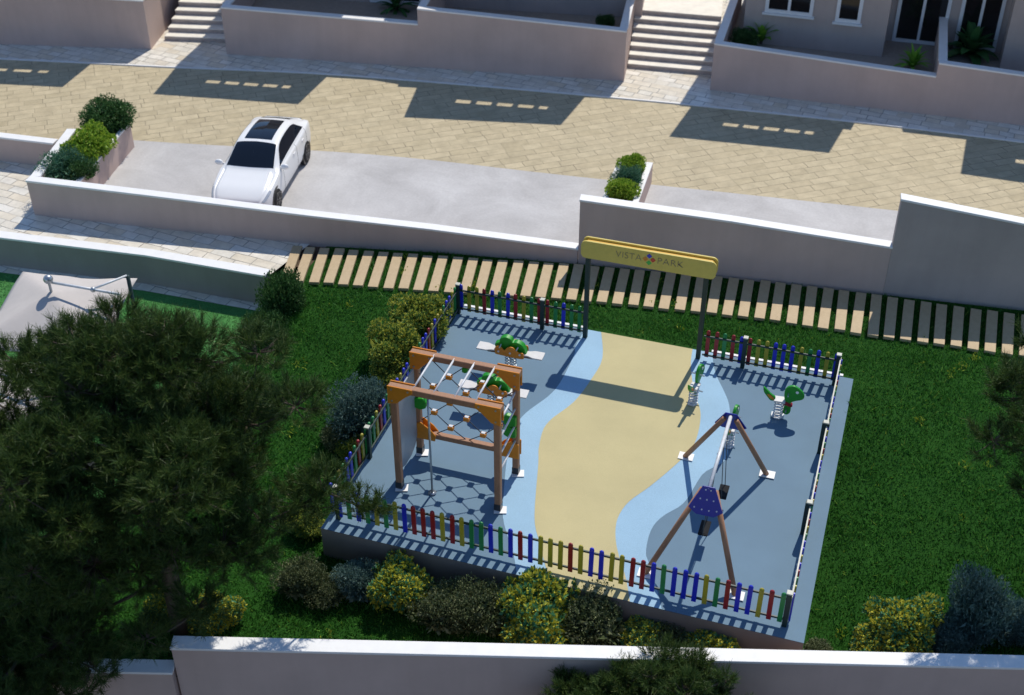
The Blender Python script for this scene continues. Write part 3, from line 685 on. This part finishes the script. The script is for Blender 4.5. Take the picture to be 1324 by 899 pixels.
# station: s, half width, sill z, belt z, centre z, half width of roof edge, roof edge z
_st0 = np.array([
    [.00, .62, .30, .55, .60, .50, .58], [.10, .78, .22, .62, .70, .62, .68], [.45, .88, .20, .74, .82, .70, .81],
    [.90, .91, .20, .84, .90, .70, .895], [1.25, .91, .20, .91, .965, .68, .96], [1.42, .91, .20, .93, 1.03, .69, 1.015],
    [1.80, .91, .20, .945, 1.24, .64, 1.21], [2.15, .91, .20, .95, 1.395, .60, 1.36], [2.55, .91, .20, .96, 1.44, .585, 1.405],
    [3.05, .91, .20, .975, 1.43, .575, 1.39], [3.5, .915, .21, .995, 1.37, .56, 1.33], [3.85, .91, .22, 1.01, 1.25, .56, 1.21],
    [4.15, .88, .24, 1.01, 1.09, .58, 1.07], [4.38, .80, .28, .92, .99, .56, .98], [4.50, .68, .36, .74, .80, .50, .79]])
def ymap(y): return y*.94 if y <= 1.42 else 1.335+(y-1.42)*1.13
ST = _st0.copy(); ST[:, 0] = [ymap(y) for y in ST[:, 0]]
def section(u):
    s, w, z0, zb, zc, wr, zr = cr(ST, u)
    pts = np.array([[w*.90, z0], [w*.97, z0+.10], [w, z0+(zb-z0)*.45], [w*.985, zb-.10], [w*.955, zb-.015], [w*.925, zb+.012],
                    [wr+(w*.92-wr)*.5, zb+(zr-zb)*.52], [wr+.03, zr-.035], [wr-.05, zr+.006], [wr*.6, zr+(zc-zr)*.72], [0, zc]])
    return s, pts
def surf(u, v, side=1, off=0.):
    def P(u, v):
        s, p = section(max(0, min(len(ST)-1, u))); q = cr(p, max(0, min(10, v))); return Vector((q[0]*side, s, q[1]))
    p = P(u, v)
    if off:
        e = 1e-2; n = (P(u+e, v)-P(u-e, v)).cross(P(u, v+e)-P(u, v-e))*side
        if n.length > 1e-9:
            n.normalize()
            p = p - n*off if (p+n*.01-Vector((0, 2.2, .6))).length < (p-Vector((0, 2.2, .6))).length else p + n*off
    return p
def car():
    t = thing('parked_car', (-17.38, 28.15, 0), 'white car with dark glass roof parked nose first behind the low wall', 'car', None, R(9.5))
    t.scale = (1.02, 1.0, 1.06)
    L = lambda mb, n, m, par=None, **k: mb.build(n, m, par or t, local=True, **k)
    nu, nv = 70, 44; vs = []; fs = []
    us = np.linspace(0, len(ST)-1, nu)
    row = [(1, 10*j/nv) for j in range(nv+1)] + [(-1, 10*j/nv) for j in range(nv-1, -1, -1)]
    for u in us:
        for sd, v in row: vs.append(surf(u, v, sd))
    m = len(row)
    for i in range(nu-1):
        for j in range(m-1): fs.append((i*m+j, (i+1)*m+j, (i+1)*m+j+1, i*m+j+1))
        fs.append((i*m+m-1, (i+1)*m+m-1, (i+1)*m, i*m))
    fs.append(tuple(range(m))); fs.append(tuple(range((nu-1)*m+m-1, (nu-1)*m-1, -1)))
    b = MB(); b.add(vs, fs); o = L(b, 'body', 'car_paint', smooth=True)
    def patch(name, mat, umin, umax, vmin, vmax, sides=(1,), off=.006, nu=16, nv=12, centre=False, par=None):
        pb = MB()
        for sd in sides:
            vv = []; 
            for i in range(nu+1):
                for j in range(nv+1):
                    f = i/nu; g = j/nv
                    u = umin(g)+(umax(g)-umin(g))*f if callable(umin) else umin+(umax-umin)*f
                    v0 = vmin(f) if callable(vmin) else vmin; v1 = vmax(f) if callable(vmax) else vmax
                    vv.append(surf(u, v0+(v1-v0)*g, sd, off))
            pb.add(vv, [(i*(nv+1)+j, (i+1)*(nv+1)+j, (i+1)*(nv+1)+j+1, i*(nv+1)+j+1) for i in range(nu) for j in range(nv)])
        return L(pb, name, mat, par, smooth=True)
    patch('windscreen', 'glass_dark', lambda g: 5.05-.12*g, lambda g: 6.92+.1*g, lambda f: 7.55+.15*f, 10, (1, -1))
    patch('sunroof', 'glass_dark', 7.3, 9.9, 8.8, 10, (1, -1))
    patch('rear_window', 'glass_dark', 10.55, 11.9, 8.5, 10, (1, -1))
    for sd in (1, -1):
        patch('side_window', 'glass_dark', lambda g: 5.5+1.15*g, lambda g: 10.75-.7*g, 5.35, lambda f: 7.0-.35*(2*f-1)**4, (sd,), nv=10, nu=24)
        mp = surf(5.5, 5, sd)
        mi = MB().sphere((mp.x+sd*.13, mp.y-.02, mp.z+.06), .115, 14, 10, (1.05, .62, .72)).beam((mp.x-.02*sd, mp.y, mp.z), (mp.x+sd*.08, mp.y, mp.z+.03), .04, .05)
        L(mi, 'mirror', 'car_paint', smooth=True)
        patch('headlight', 'lamp_glass', .9, 2.2, 4.0, 5.5, (sd,), .008)
        for yy in (2.66, 3.55):
            L(MB().box((sd*.913, yy, .86), (.025, .17, .03)), 'door_handle', 'car_paint', bevel=.008)
        seam = MB()
        for u in (5.6, 8.6, 10.6):
            for k in range(12): seam.beam(surf(u, .8+k*.36, sd, .001), surf(u, .8+(k+1)*.36, sd, .001), .008, .006)
        L(seam, 'door_seam', 'car_black')
        for yy in (.82, 3.84):
            w = L(MB().cyl((sd*.66, yy, .335), (sd*.885, yy, .335), .335, n=32), 'wheel', 'tyre', bevel=.03)
            L(MB().cyl((sd*.80, yy, .335), (sd*.905, yy, .335), .405, n=32).cyl((sd*.80, yy, .335), (sd*.904, yy, .335), .39, n=32), 'wheel_arch', 'car_black')
            rb = MB().cyl((sd*.90, yy, .335), (sd*.925, yy, .335), .325, .31, 32); L(rb, 'tyre', 'tyre', w, bevel=.01)
            rm = MB().cyl((sd*.92, yy, .335), (sd*.932, yy, .335), .235, .23, 28)
            L(rm, 'rim_dish', 'car_black', w)
            sp = MB()
            for k in range(10):
                a = 2*math.pi*k/10; sp.beam((sd*.938, yy+.03*math.cos(a), .335+.03*math.sin(a)), (sd*.938, yy+.225*math.cos(a), .335+.225*math.sin(a)), .032, .02)
            for k in range(24):
                a = 2*math.pi*k/24; a2 = 2*math.pi*(k+1)/24; sp.beam((sd*.938, yy+.225*math.cos(a), .335+.225*math.sin(a)), (sd*.938, yy+.225*math.cos(a2), .335+.225*math.sin(a2)), .02, .02)
            L(sp, 'rim', 'rim', w)
    L(MB().box((0, 4.72, .955), (1.1, .08, .022)), 'spoiler', 'car_black', bevel=.008)
    L(MB().box((0, .0, .42), (1.0, .06, .16)), 'grille', 'car_black', bevel=.01)
    crease = MB()
    for sd in (1, -1):
        for k in range(10): crease.beam(surf(1.2+.36*k, 8.2-.02*k, sd, .0), surf(1.2+.36*(k+1), 8.2-.02*(k+1), sd, .0), .012, .006)
    L(crease, 'bonnet_crease', 'car_paint')
    return t
car()

# ------------------------------------------------------------------ parasols in the lower garden
def parasol(c, label, half=(1.5, 1.62), rz=0., ze=2.32, za=2.78):
    t = thing('cantilever_parasol', c, label, 'parasol', 'cantilever parasols', rz); L = lambda mb, n, m, par=None, **k: mb.build(n, m, par or t, local=True, **k)
    N = 24; a, b = half; top = []; 
    for i in range(N+1):
        for j in range(N+1):
            x = -1+2*i/N; y = -1+2*j/N; r = max(abs(x), abs(y)); d = min(abs(x), abs(y))
            z = za-(za-ze)*r**.9 - .11*(r*(1-(d/max(r, 1e-6)))**1.0)*r*1.0 + .012*math.sin(7*x+3*y)*r + .016*math.cos(5*y-3*x)*r*r
            top.append((x*a, y*b, z))
    fs = [(i*(N+1)+j, (i+1)*(N+1)+j, (i+1)*(N+1)+j+1, i*(N+1)+j+1) for i in range(N) for j in range(N)]
    mb = MB().add(top, fs); o = L(mb, 'canopy', 'canvas', smooth=True)
    s = o.modifiers.new('cloth', 'SOLIDIFY'); s.thickness = .012; s.offset = -1
    L(MB().cyl((0, 0, za-.02), (0, 0, za+.26), .035, n=10), 'hub', 'steel')
    L(MB().sphere((0, 0, za+.33), .115, 14, 10), 'hub_knob', 'steel', smooth=True)
    mx, my = a+.12, .55
    L(MB().cyl((0, 0, za+.26), (mx, my*.35, za-.12), .035, n=10).cyl((mx*.6, my*.2, za+.03), (mx-.05, my+.3, za-.02), .028, n=10), 'arm', 'metal_white', smooth=True)
    L(MB().sphere((mx*.62, my*.22, za+.02), .07, 10, 8), 'arm_joint', 'steel', smooth=True)
    L(MB().cyl((mx-.02, my+.3, 0), (mx-.02, my+.3, za-.02), .05, n=12), 'mast', 'post_green', smooth=True)
    L(MB().box((mx-.02, my+.3, .04), (.9, .9, .08)), 'base', 'steel_dark', bevel=.01)
    for sx in (-1, 1):
        for sy in (-1, 1): L(MB().beam((0, 0, za-.10), (sx*a*.97, sy*b*.97, ze-.04), .02, .03), 'rib', 'steel')
    return t
PZ = 1.45
pc = [at(29.6, 349.7, PZ), at(177.6, 357.5, PZ), at(57, 451.5, PZ)]
ang = math.atan2(pc[1].y-pc[0].y, pc[1].x-pc[0].x); wdt = (pc[1]-pc[0]).length
ctr = pc[0] + (pc[1]-pc[0])*.5 + Vector((math.sin(ang), -math.cos(ang), 0))*1.6
pr = parasol((ctr.x, ctr.y, -.85), 'off white square parasol with crooked arm below the garden wall', (wdt/2, 1.58), ang, PZ+.82, PZ+1.38)
c2 = ctr + Vector((math.sin(ang), -math.cos(ang), 0))*3.55 + Vector((-.25, 0, 0))
pr2 = copy_tree(pr); pr2.location = (c2.x, c2.y, -.85); pr2['label'] = 'off white square parasol nearer the pine with only its back edge showing'

# ------------------------------------------------------------------ foliage
def leaf_quads(P, N, size, aspect=.5, jitter=.7, droop=0.):
    "one bent leaf (2 triangles sharing the midrib) at every P pointing along N with jitter"
    n = len(P); d = N + rng.normal(0, jitter, (n, 3)); d /= np.linalg.norm(d, axis=1)[:, None]
    d[:, 2] -= droop; d /= np.linalg.norm(d, axis=1)[:, None]
    r = rng.normal(0, 1, (n, 3)); sd = np.cross(d, r); sd /= np.linalg.norm(sd, axis=1)[:, None]
    up_ = np.cross(sd, d); s = (size*rng.uniform(.65, 1.25, n))[:, None]
    v = np.stack([P, P + d*s*.5 + sd*s*aspect*.5 + up_*s*.1, P + d*s, P + d*s*.5 - sd*s*aspect*.5 + up_*s*.1], 1).reshape(-1, 3)
    f = np.arange(n*4).reshape(n, 4); return v, f
def crown_points(n, lobes, surf_bias=.35):
    "points through the outer volume of a cluster of lobes (centre, radii)"
    w = np.array([l[1][0]*l[1][1]+l[1][1]*l[1][2] for l in lobes]); idx = rng.choice(len(lobes), n, p=w/w.sum())
    C = np.array([l[0] for l in lobes])[idx]; Rr = np.array([l[1] for l in lobes])[idx]
    d = rng.normal(0, 1, (n, 3)); d /= np.linalg.norm(d, axis=1)[:, None]
    r = rng.uniform(0, 1, n)**surf_bias
    return C + d*Rr*r[:, None], d
def shrub_mesh(kind):
    k = {'yellow': ('leaf_yellow', 3000, .085, .5), 'flower': ('leaf_flower', 2500, .105, .62), 'olive': ('leaf_olive', 4200, .065, .5),
         'blue': ('leaf_blue', 3600, .07, .35), 'dark': ('leaf_dark', 5200, .075, .5), 'teal': ('leaf_teal', 3600, .07, .35), 'lime': ('leaf_lime', 2200, .095, .6)}[kind]
    lobes = [((0, 0, .42), (.62, .62, .42))]
    for i in range(11):
        a = random.uniform(0, 2*math.pi); q = random.uniform(.35, .68); rr = random.uniform(.26, .42)
        lobes.append(((q*math.cos(a), q*math.sin(a), random.uniform(.28, .72)), (rr, rr, rr*.9)))
    if kind == 'dark': lobes = [((0, 0, .5), (.86, .86, .48))] + [((c[0]*.9, c[1]*.9, c[2]), (.34, .34, .3)) for c, r in lobes[1:]]
    for i in range(4):
        a = random.uniform(0, 2*math.pi); rr = random.uniform(.26, .36)
        lobes.append(((.25*math.cos(a), .25*math.sin(a), random.uniform(.7, .82)), (rr, rr, rr*.85)))
    P, D = crown_points(k[1], lobes, .22); D[:, 2] += .45; V = []; F = []; o = 0
    def put(v, f):
        nonlocal o
        V.append(v); F.append(f+o); o += len(v)
    if kind in ('yellow', 'flower', 'lime'):   # whorls: several leaves per shoot tip
        m = 5 if kind == 'flower' else 4
        for q in range(m): put(*leaf_quads(P, D, k[2], k[3], .75))
    else:
        for q in range(2 if kind != 'blue' else 3): put(*leaf_quads(P+rng.normal(0, .02, P.shape), D, k[2], k[3], .8))
    P2, D2 = crown_points(900, [((0, 0, .42), (.6, .6, .36))], .5); put(*leaf_quads(P2, D2, .2, .6, .8))
    return k[0], np.vstack(V), np.vstack(F)
SHRUB = {}
def shrub(kind, px, py, rpx, label, zg=None, tall=1., wide=1., grp=None, name=None, var=None):
    """px, py = middle of the crown in the survey photograph, rpx its half width there; zg = height of the soil it stands on"""
    key = (kind, random.randint(0, 1) if var is None else var)
    p = at(px, py, 0); zz = lawn_z(p.x, p.y) if zg is None else zg
    ppm = FPX/math.sqrt(p.x**2+p.y**2+(CAM_H-zz)**2); r = (1.36 if grp else 1.22)*rpx/ppm; h = r*1.05*tall
    for _ in range(3):
        p = at(px, py, zz+h*.55)
        if zg is None: zz = lawn_z(p.x, p.y) if p.x > -14.5 else -.85
    root = thing(name or {'yellow': 'flowering_shrub', 'flower': 'flowering_shrub'}.get(kind, 'shrub'), (p.x, p.y, zz-.02), label, 'shrub', grp)
    if key not in SHRUB:
        m, v, f = shrub_mesh(kind); o = raw('foliage', v, f, m)
        s = MB()
        for i in range(9):
            a = 2*math.pi*i/9; e = Vector((.5*math.cos(a), .5*math.sin(a), .55)); s.tube([(0, 0, 0), e*.5+Vector((0, 0, .1)), e], [.03, .02, .008], 5)
        w = s.build('stems', 'bark'); SHRUB[key] = (o, w); o.parent = root; w.parent = root; ps = (o, w)
    else:
        ps = []
        for q in SHRUB[key]:
            c = q.copy(); COL.objects.link(c); c.parent = root; ps.append(c)
    az = random.uniform(0, 6.28)
    for q in ps:
        q.scale = (r*wide/.98, r*wide/.98, h/.98); q.rotation_euler = (0, 0, az)
    return root
S = shrub
# beside the left fence
S('yellow', 538, 412, 34, 'yellow green shrub at the far end of the left fence', tall=1.05, grp='shrubs along the left fence')
S('yellow', 512, 450, 36, 'yellow green shrub in the middle of the left fence row', tall=1.1, grp='shrubs along the left fence')
S('yellow', 508, 487, 23, 'small yellow green shrub beside the climbing frame corner', grp='shrubs along the left fence')
S('blue', 470, 525, 38, 'large blue grey shrub outside the left fence post', tall=1.2, grp='shrubs along the left fence')
S('yellow', 452, 578, 17, 'tiny yellow green shrub next to the left fence post', grp='shrubs along the left fence')
S('olive', 436, 560, 22, 'dull olive shrub behind the blue grey one at the left fence', grp='shrubs along the left fence')
S('yellow', 400, 676, 22, 'yellow green shrub at the left front corner of the slab', grp='shrubs along the left fence')
# bed in front of the slab, left to right
G = 'shrubs in the bed before the playground'
S('olive', 388, 745, 30, 'round olive shrub leftmost in the bed before the playground', grp=G, tall=1.05)
S('olive', 424, 762, 24, 'low olive shrub between the leftmost olive and the blue grey shrub', grp=G)
S('blue', 464, 748, 29, 'blue grey shrub below the left front corner of the slab', grp=G, tall=1.05)
S('flower', 520, 752, 37, 'yellow flowered shrub below the red pickets', grp=G, tall=1.0)
S('olive', 576, 783, 38, 'wide olive shrub right of the flowered shrub below the red pickets', grp=G, tall=.95)
S('olive', 628, 782, 38, 'wide olive shrub left of the largest flowered shrub', grp=G, tall=.95)
S('flower', 695, 780, 44, 'largest yellow flowered shrub overlapping the slab edge', grp=G, tall=1.1)
S('flower', 700, 815, 40, 'low yellow flowered shrub against the wall under the largest one', grp=G, tall=.7)
S('olive', 766, 800, 42, 'wide olive shrub right of the largest flowered shrub', grp=G, tall=.95)
S('flower', 828, 823, 28, 'small yellow flowered shrub above the cut pine top', grp=G, tall=.8)
S('olive', 866, 818, 28, 'olive shrub below the slab near its right end', grp=G, tall=.85)
S('flower', 922, 828, 32, 'yellow flowered shrub below the blue and white shadow stripes', grp=G, tall=.8)
S('flower', 1004, 835, 24, 'low yellow flowered shrub under the right front corner', grp=G, tall=.6)
S('olive', 1058, 838, 18, 'tiny olive shrub at the right slab corner by the wall', grp=G, tall=.7)
S('flower', 1168, 808, 37, 'taller yellow flowered shrub on the right lawn', grp=G, tall=1.05)
S('flower', 1132, 832, 26, 'low yellow flowered shrub against the wall on the right lawn', grp=G, tall=.8)
S('blue', 1268, 782, 34, 'tall blue grey shrub standing in shade at the right', grp=G, tall=1.9)
S('blue', 1232, 817, 29, 'low blue grey shrub in shade beside the tall one', grp=G)
S('blue', 1325, 800, 30, 'blue grey shrub cut by the right edge of the view', grp=G)
# below the pine
S('flower', 205, 785, 24, 'yellow flowered shrub left of the pine trunk', zg=-.85)
S('flower', 276, 790, 30, 'yellow flowered shrub right of the pine trunk', zg=-.85)
S('dark', 362, 384, 29, 'tall dark glossy shrub at the end of the garden wall', zg=-.5, tall=1.7, name='shrub')
S('dark', 345, 425, 28, 'dark shrub between the garden lawn and the pine', zg=-.6, tall=1.4)
# planters
S('dark', 138, 149, 30, 'round dark green shrub at the back of the long planter', zg=.6, tall=.95)
S('lime', 116, 184, 27, 'bright yellow green shrub in the middle of the long planter', zg=.6)
S('lime', 102, 198, 22, 'small bright green shrub before the middle one in the long planter', zg=.6)
S('teal', 82, 212, 30, 'blue green shrub at the front left of the long planter', zg=.6, tall=.8)
S('dark', 104, 216, 20, 'dark green shrub at the front right of the long planter', zg=.6)
S('lime', 818, 212, 17, 'olive green shrub at the back of the small planter', zg=.45)
S('teal', 813, 229, 20, 'blue green shrub in the middle of the small planter', zg=.45)
S('lime', 803, 246, 20, 'bright green shrub at the front of the small planter', zg=.45)

# terrace plants: rosettes of long arching leaves
def rosette(px, py, zg, n, ln, wd, spread, mat, label, name='potted_plant'):
    p = at(px, py, zg+.3); t = thing(name, (p.x, p.y, zg), label, 'plant'); mb = MB()
    for i in range(n):
        a = i*2.4+random.uniform(-.2, .2); f = (i+.5)/n; el = R(88)-spread*f; d = Vector((math.cos(a), math.sin(a), 0)); pts = []; l = ln*random.uniform(.8, 1.15); seg = 7
        q = Vector((0, 0, .05+.1*(1-f))); e = el; W_ = wd*random.uniform(.8, 1.15); sd = Vector((-d.y, d.x, 0)); vs = []
        for k in range(seg+1):
            w = W_*math.sin(math.pi*min(1, .12+.88*k/seg))**.8 if k < seg else 0.002
            nrm = Vector((0, 0, 1))*math.cos(e)-d*math.sin(e)
            vs += [q-sd*w/2+nrm*w*.12, q, q+sd*w/2+nrm*w*.12]; q = q+(d*math.cos(e)+Vector((0, 0, 1))*math.sin(e))*(l/seg); e -= .07+.15*f
        fs = []
        for k in range(seg):
            o = 3*k; fs += [(o, o+1, o+4, o+3), (o+1, o+2, o+5, o+4)]
        mb.add(vs, fs)
    mb.build('leaves', mat, t, True, local=True)
    MB().cyl((0, 0, 0), (0, 0, .22), .05, .035, 8).build('stem', 'bark', t, local=True); return t
rosette(985, 46, .8, 22, .8, .24, R(34), 'agave_leaf', 'bright green upright plant near the left end of the right terrace')
rosette(1181, 79, .8, 26, .7, .15, R(55), 'agave_leaf', 'bright green spiky plant behind the step of the terrace wall')
rosette(1256, 62, .8, 26, 1.15, .36, R(72), 'palm_leaf', 'large dark broad leaved plant by the right glass doors')
rosette(512, 4, .95, 26, 1.0, .17, R(95), 'palm_leaf', 'dark palm like plant on the left half of the middle terrace')
S('dark', 963, 49, 16, 'small dark shrub in the left corner of the right terrace', zg=.8)
S('dark', 783, 27, 11, 'small dark shrub at the right end of the middle terrace', zg=.95)

# ------------------------------------------------------------------ pines
def pine(label, base, height, clusters, tufts, needle=.17, nper=26, trunk_r=.19, lean=(0, 0), trunk2=None, seed=1):
    """clusters: (centre offset from base, radii); limbs run from the trunk to points in the clusters and carry needle tufts"""
    g = np.random.default_rng(seed); B = Vector(base); t = thing('pine_tree', base, label, 'tree')
    lean = Vector((*lean, 0)); path = [B + lean*f**1.3 + Vector((.06*math.sin(5*f), .05*math.cos(4*f)-.05, height*f)) for f in np.linspace(0, 1, 10)]
    rad = [trunk_r*(1-.85*f)+.015 for f in np.linspace(0, 1, 10)]
    MB().tube(path, rad, 10).build('trunk', 'bark', t, True)
    limbs = MB(); tips = []; dirs = []; placed = []
    axis = lambda c: math.hypot(c[0]-lean.x*.6, c[1]-lean.y*.6)
    for c, r in sorted(clusters, key=lambda q: axis(q[0])):
        C = B+Vector(c); zt = min(max(C.z-B.z-.15*math.hypot(c[0]-lean.x, c[1]-lean.y), .25*height), .96*height); f = zt/height; i = min(8, int(f*9)); o = path[i].lerp(path[i+1], f*9-i)
        near = min(placed, key=lambda q: (q-C).length + .35*abs(q.z-C.z), default=None)
        if near is not None and (near-C).length < (o-C).length*.85: o = near; rr = [.024, .02, .012]
        else: rr = [.055, .036, .018]
        placed.append(C); mid = o.lerp(C, .5)+Vector((g.uniform(-.08, .08), g.uniform(-.08, .08), -.10)); limbs.tube([o, o.lerp(mid, .5)+Vector((0, 0, -.05)), mid, C], [rr[0], (rr[0]+rr[1])/2, rr[1], rr[2]], 6)
        n = max(6, int(tufts*r[0]*r[1])); d = g.normal(0, 1, (n, 3)); d /= np.linalg.norm(d, axis=1)[:, None]; d[:, 2] = np.where(g.random(n) < .72, np.abs(d[:, 2]), d[:, 2])
        q = g.uniform(.35, 1.0, n)**.55
        for k in range(n):
            e = C+Vector((d[k][0]*r[0]*q[k], d[k][1]*r[1]*q[k], d[k][2]*r[2]*q[k]))
            if k % 3 == 0:
                m2 = C.lerp(e, .55)+Vector((0, 0, -.04)); limbs.tube([C.lerp(e, .12), m2, e], [.014, .010, .005], 4)
            tips.append(e); dirs.append((e-C).normalized()*.8+Vector((0, 0, .75)))
    limbs.build('limbs', 'bark', t, True)
    T = np.array(tips); D = np.array(dirs); D /= np.linalg.norm(D, axis=1)[:, None]; m = len(T)
    P = np.repeat(T, nper, 0); DD = np.repeat(D, nper, 0); N = m*nper
    along = g.uniform(-.16, .10, N)[:, None]; P = P + DD*along + g.normal(0, .012, (N, 3))
    nd = DD + g.normal(0, .62, (N, 3)); nd /= np.linalg.norm(nd, axis=1)[:, None]
    ln = needle*g.uniform(.7, 1.25, N)[:, None]; sd = np.cross(nd, g.normal(0, 1, (N, 3))); sd /= np.linalg.norm(sd, axis=1)[:, None]
    v = np.stack([P-sd*.0052, P+sd*.0052, P+nd*ln+sd*.002, P+nd*ln-sd*.002], 1).reshape(-1, 3); f = np.arange(N*4).reshape(N, 4)
    raw('needles', v, f, 'needle', t); return t
def cl(c, n, rx, rz_, r0, r1, g, zmin=None):
    out = []
    while len(out) < n:
        d = g.normal(0, 1, 3); d /= np.linalg.norm(d); q = g.uniform(.25, 1)**.45
        p = np.array(c)+d*np.array([rx, rx, rz_])*q
        if zmin is not None and p[2] < zmin: continue
        r = g.uniform(r0, r1); out.append((tuple(p), (r, r, r*.72)))
    return out
g1 = np.random.default_rng(11)
big = cl((-.4, .1, 4.5), 66, 2.75, 2.15, .55, .95, g1)
big += [((1.9, -.3, 2.9), (.7, .6, .45)), ((1.3, -1.1, 2.2), (.6, .5, .4)), ((-.5, .2, 6.45), (.75, .75, .55)), ((-.75, -.35, 6.1), (.7, .7, .5)), ((-.2, -.3, 5.6), (.8, .7, .5)), ((2.5, .9, 3.3), (.7, .6, .45)), ((3.2, 1.8, 2.7), (.4, .4, .28)), ((-.9, -2.2, 1.7), (1., .8, .6)), ((-2.2, -2.2, 1.6), (1.1, .8, .6)), ((-3.6, -1.4, 1.6), (1.1, .9, .6)), ((-4.2, .8, 1.8), (.9, .9, .6)), ((-1.9, -.6, 1.5), (.8, .8, .5)), ((2.8, 1.3, 3.5), (.6, .55, .45)), ((3.55, 2.0, 2.6), (.3, .3, .24)), ((2.1, .2, 3.4), (.6, .6, .45)), ((-3.2, 1.0, 5.2), (.7, .7, .5)), ((-3.6, -.6, 3.4), (.9, .9, .6)), ((-.2, -2.4, 1.5), (.6, .6, .4)), ((-1.2, -1.2, 1.2), (.7, .6, .45)),
        ((-2.6, -1.4, 2.4), (.9, .9, .6)), ((-3.4, .2, 2.2), (.9, .8, .6)), ((.7, -1.9, 2.0), (.5, .5, .35)), ((-1.4, -2.0, 2.6), (.9, .8, .6)), ((.2, .9, 6.6), (.6, .6, .5)), ((1.7, 1.5, 6.2), (.6, .6, .5)), ((2.5, 1.2, 5.4), (.6, .6, .5))]
pine('big dark pine filling the lower left in front of the playground', (-11.75, 14.75, -.85), 6.6, big, 140, .18, 58, .2, (-.5, .15), seed=3)
g2 = np.random.default_rng(5)
low = cl((-.5, .6, 4.7), 34, 1.7, 1.3, .5, .8, g2)
pine('darker pine cut by the lower left corner', (-13.6, 11.6, -4.6), 5.2, low, 120, .18, 58, .16, (.1, 0), seed=8)
g3 = np.random.default_rng(9)
fr = cl((-.1, 0.1, 4.2), 46, 2.0, 1.05, .4, .62, g3) + [((-1.15, .55, 4.7), (.4, .4, .35)), ((1.2, .4, 5.0), (.5, .4, .35)), ((.3, .6, 5.35), (.45, .4, .35)), ((-.35, .8, 5.3), (.3, .3, .3)), ((1.75, .3, 5.0), (.35, .35, .3)), ((.9, .9, 5.55), (.2, .2, .22))]
pine('pine whose top rises in front of the foreground wall at bottom centre', (-2.05, 14.7, -4.95), 5.4, fr, 270, .15, 54, .15, (0, .1), seed=4)
pine('sapling pine with thin sprigs left of the bottom centre pine', (-4.05, 14.95, -4.6), 4.1, [((0, .1, 3.5), (.22, .22, .3)), ((-.3, 0, 3.1), (.2, .2, .25)), ((.32, .05, 3.15), (.22, .2, .2)), ((.05, .1, 3.9), (.12, .12, .2)), ((-.1, .1, 2.8), (.3, .3, .2))], 130, .15, 26, .05, seed=6)
g4 = np.random.default_rng(21)
rt = cl((0, 0, 4.6), 30, 1.75, 1.5, .45, .8, g4) + [((-1.7, .9, 4.6), (.5, .5, .4)), ((-2.0, -.3, 4.0), (.5, .5, .4)), ((-1.6, 1.5, 5.2), (.35, .35, .3)), ((-1.9, .4, 5.0), (.4, .4, .35))]
pine('dark pine reaching in from the right edge over the lawn', (4.75, 20.6, -.6), 6.2, rt, 150, .17, 56, .17, (0, 0), seed=12)

# ------------------------------------------------------------------ grass
def grass(name, n, xr, yr, zf, mat, h, w, keep):
    x = rng.uniform(*xr, n); y = rng.uniform(*yr, n); k = keep(x, y); x, y = x[k], y[k]; n = len(x)
    f = np.clip((25.6-y)/7.5, 0, 1); z = -.03-.77*f*f*(3-2*f) if zf is None else np.full(n, zf)
    a = rng.uniform(0, 2*np.pi, n); patch = .75+.35*np.sin(x*1.7+2*np.sin(y*1.3))*np.sin(y*2.1+x*.4); hh = h*rng.uniform(.5, 1.25, n)*np.clip(patch+.2, .5, 1.25); ww = w*rng.uniform(.7, 1.3, n)
    lx = rng.normal(0, .6, n)*hh; ly = rng.normal(0, .6, n)*hh; cx, sx = np.cos(a)*ww/2, np.sin(a)*ww/2
    v = np.stack([np.c_[x-cx, y-sx, z-.005], np.c_[x+cx, y+sx, z-.005], np.c_[x+lx, y+ly, z+hh]], 1).reshape(-1, 3)
    return tag(raw(name, v, np.arange(n*3).reshape(n, 3), mat), kind='stuff')
inslab = lambda x, y: (x > SX0-.02) & (x < SX1+.02) & (y > SY0-.02) & (y < SY1+.14)
wx = np.array([-15, -11.6, -7.6, .43, 7]); wy = np.array([27.6, 28.38, 29.02, 30.06, 30.7])
fx = np.array([-11.4, 7]); fy = np.array([13.87, 19.25])
grass('lawn_grass', 270000, (-14.5, 6.5), (13.6, 30.8), None, 'grass_blade', .085, .026,
      lambda x, y: ~inslab(x, y) & (y < np.interp(x, wx, wy)) & (y > np.interp(x, fx, fy)) & ~((x < -14.3) & (y > 25.2)))
grass('garden_grass', 60000, (-23.5, -14.5), (13.5, 25.2), -.85, 'grass_blade_light', .05, .024, lambda x, y: y < 24.78+.0*x + .03*(x+23))
# scattered yellow weeds in the lawn
def weeds(n):
    V = []; F = []; o = 0
    for i in range(n):
        x, y = random.uniform(-14, 6), random.uniform(15, 29)
        if inslab(np.array(x), np.array(y)) or y > np.interp(x, wx, wy)-.3 or y < np.interp(x, fx, fy)+.3: continue
        m = random.randint(6, 22); P = np.c_[rng.normal(x, .06, m), rng.normal(y, .10, m), np.full(m, lawn_z(x, y)+.05)]
        v, f = leaf_quads(P, np.tile([0, 0, 1.], (m, 1)), .10, .3, .7); V.append(v); F.append(f+o); o += len(v)
    return tag(raw('lawn_weeds', np.vstack(V), np.vstack(F), 'weed'), kind='stuff')
leafmat('weed', [(0, (.14, .26, .02)), (1, (.42, .46, .05))])
weeds(95)
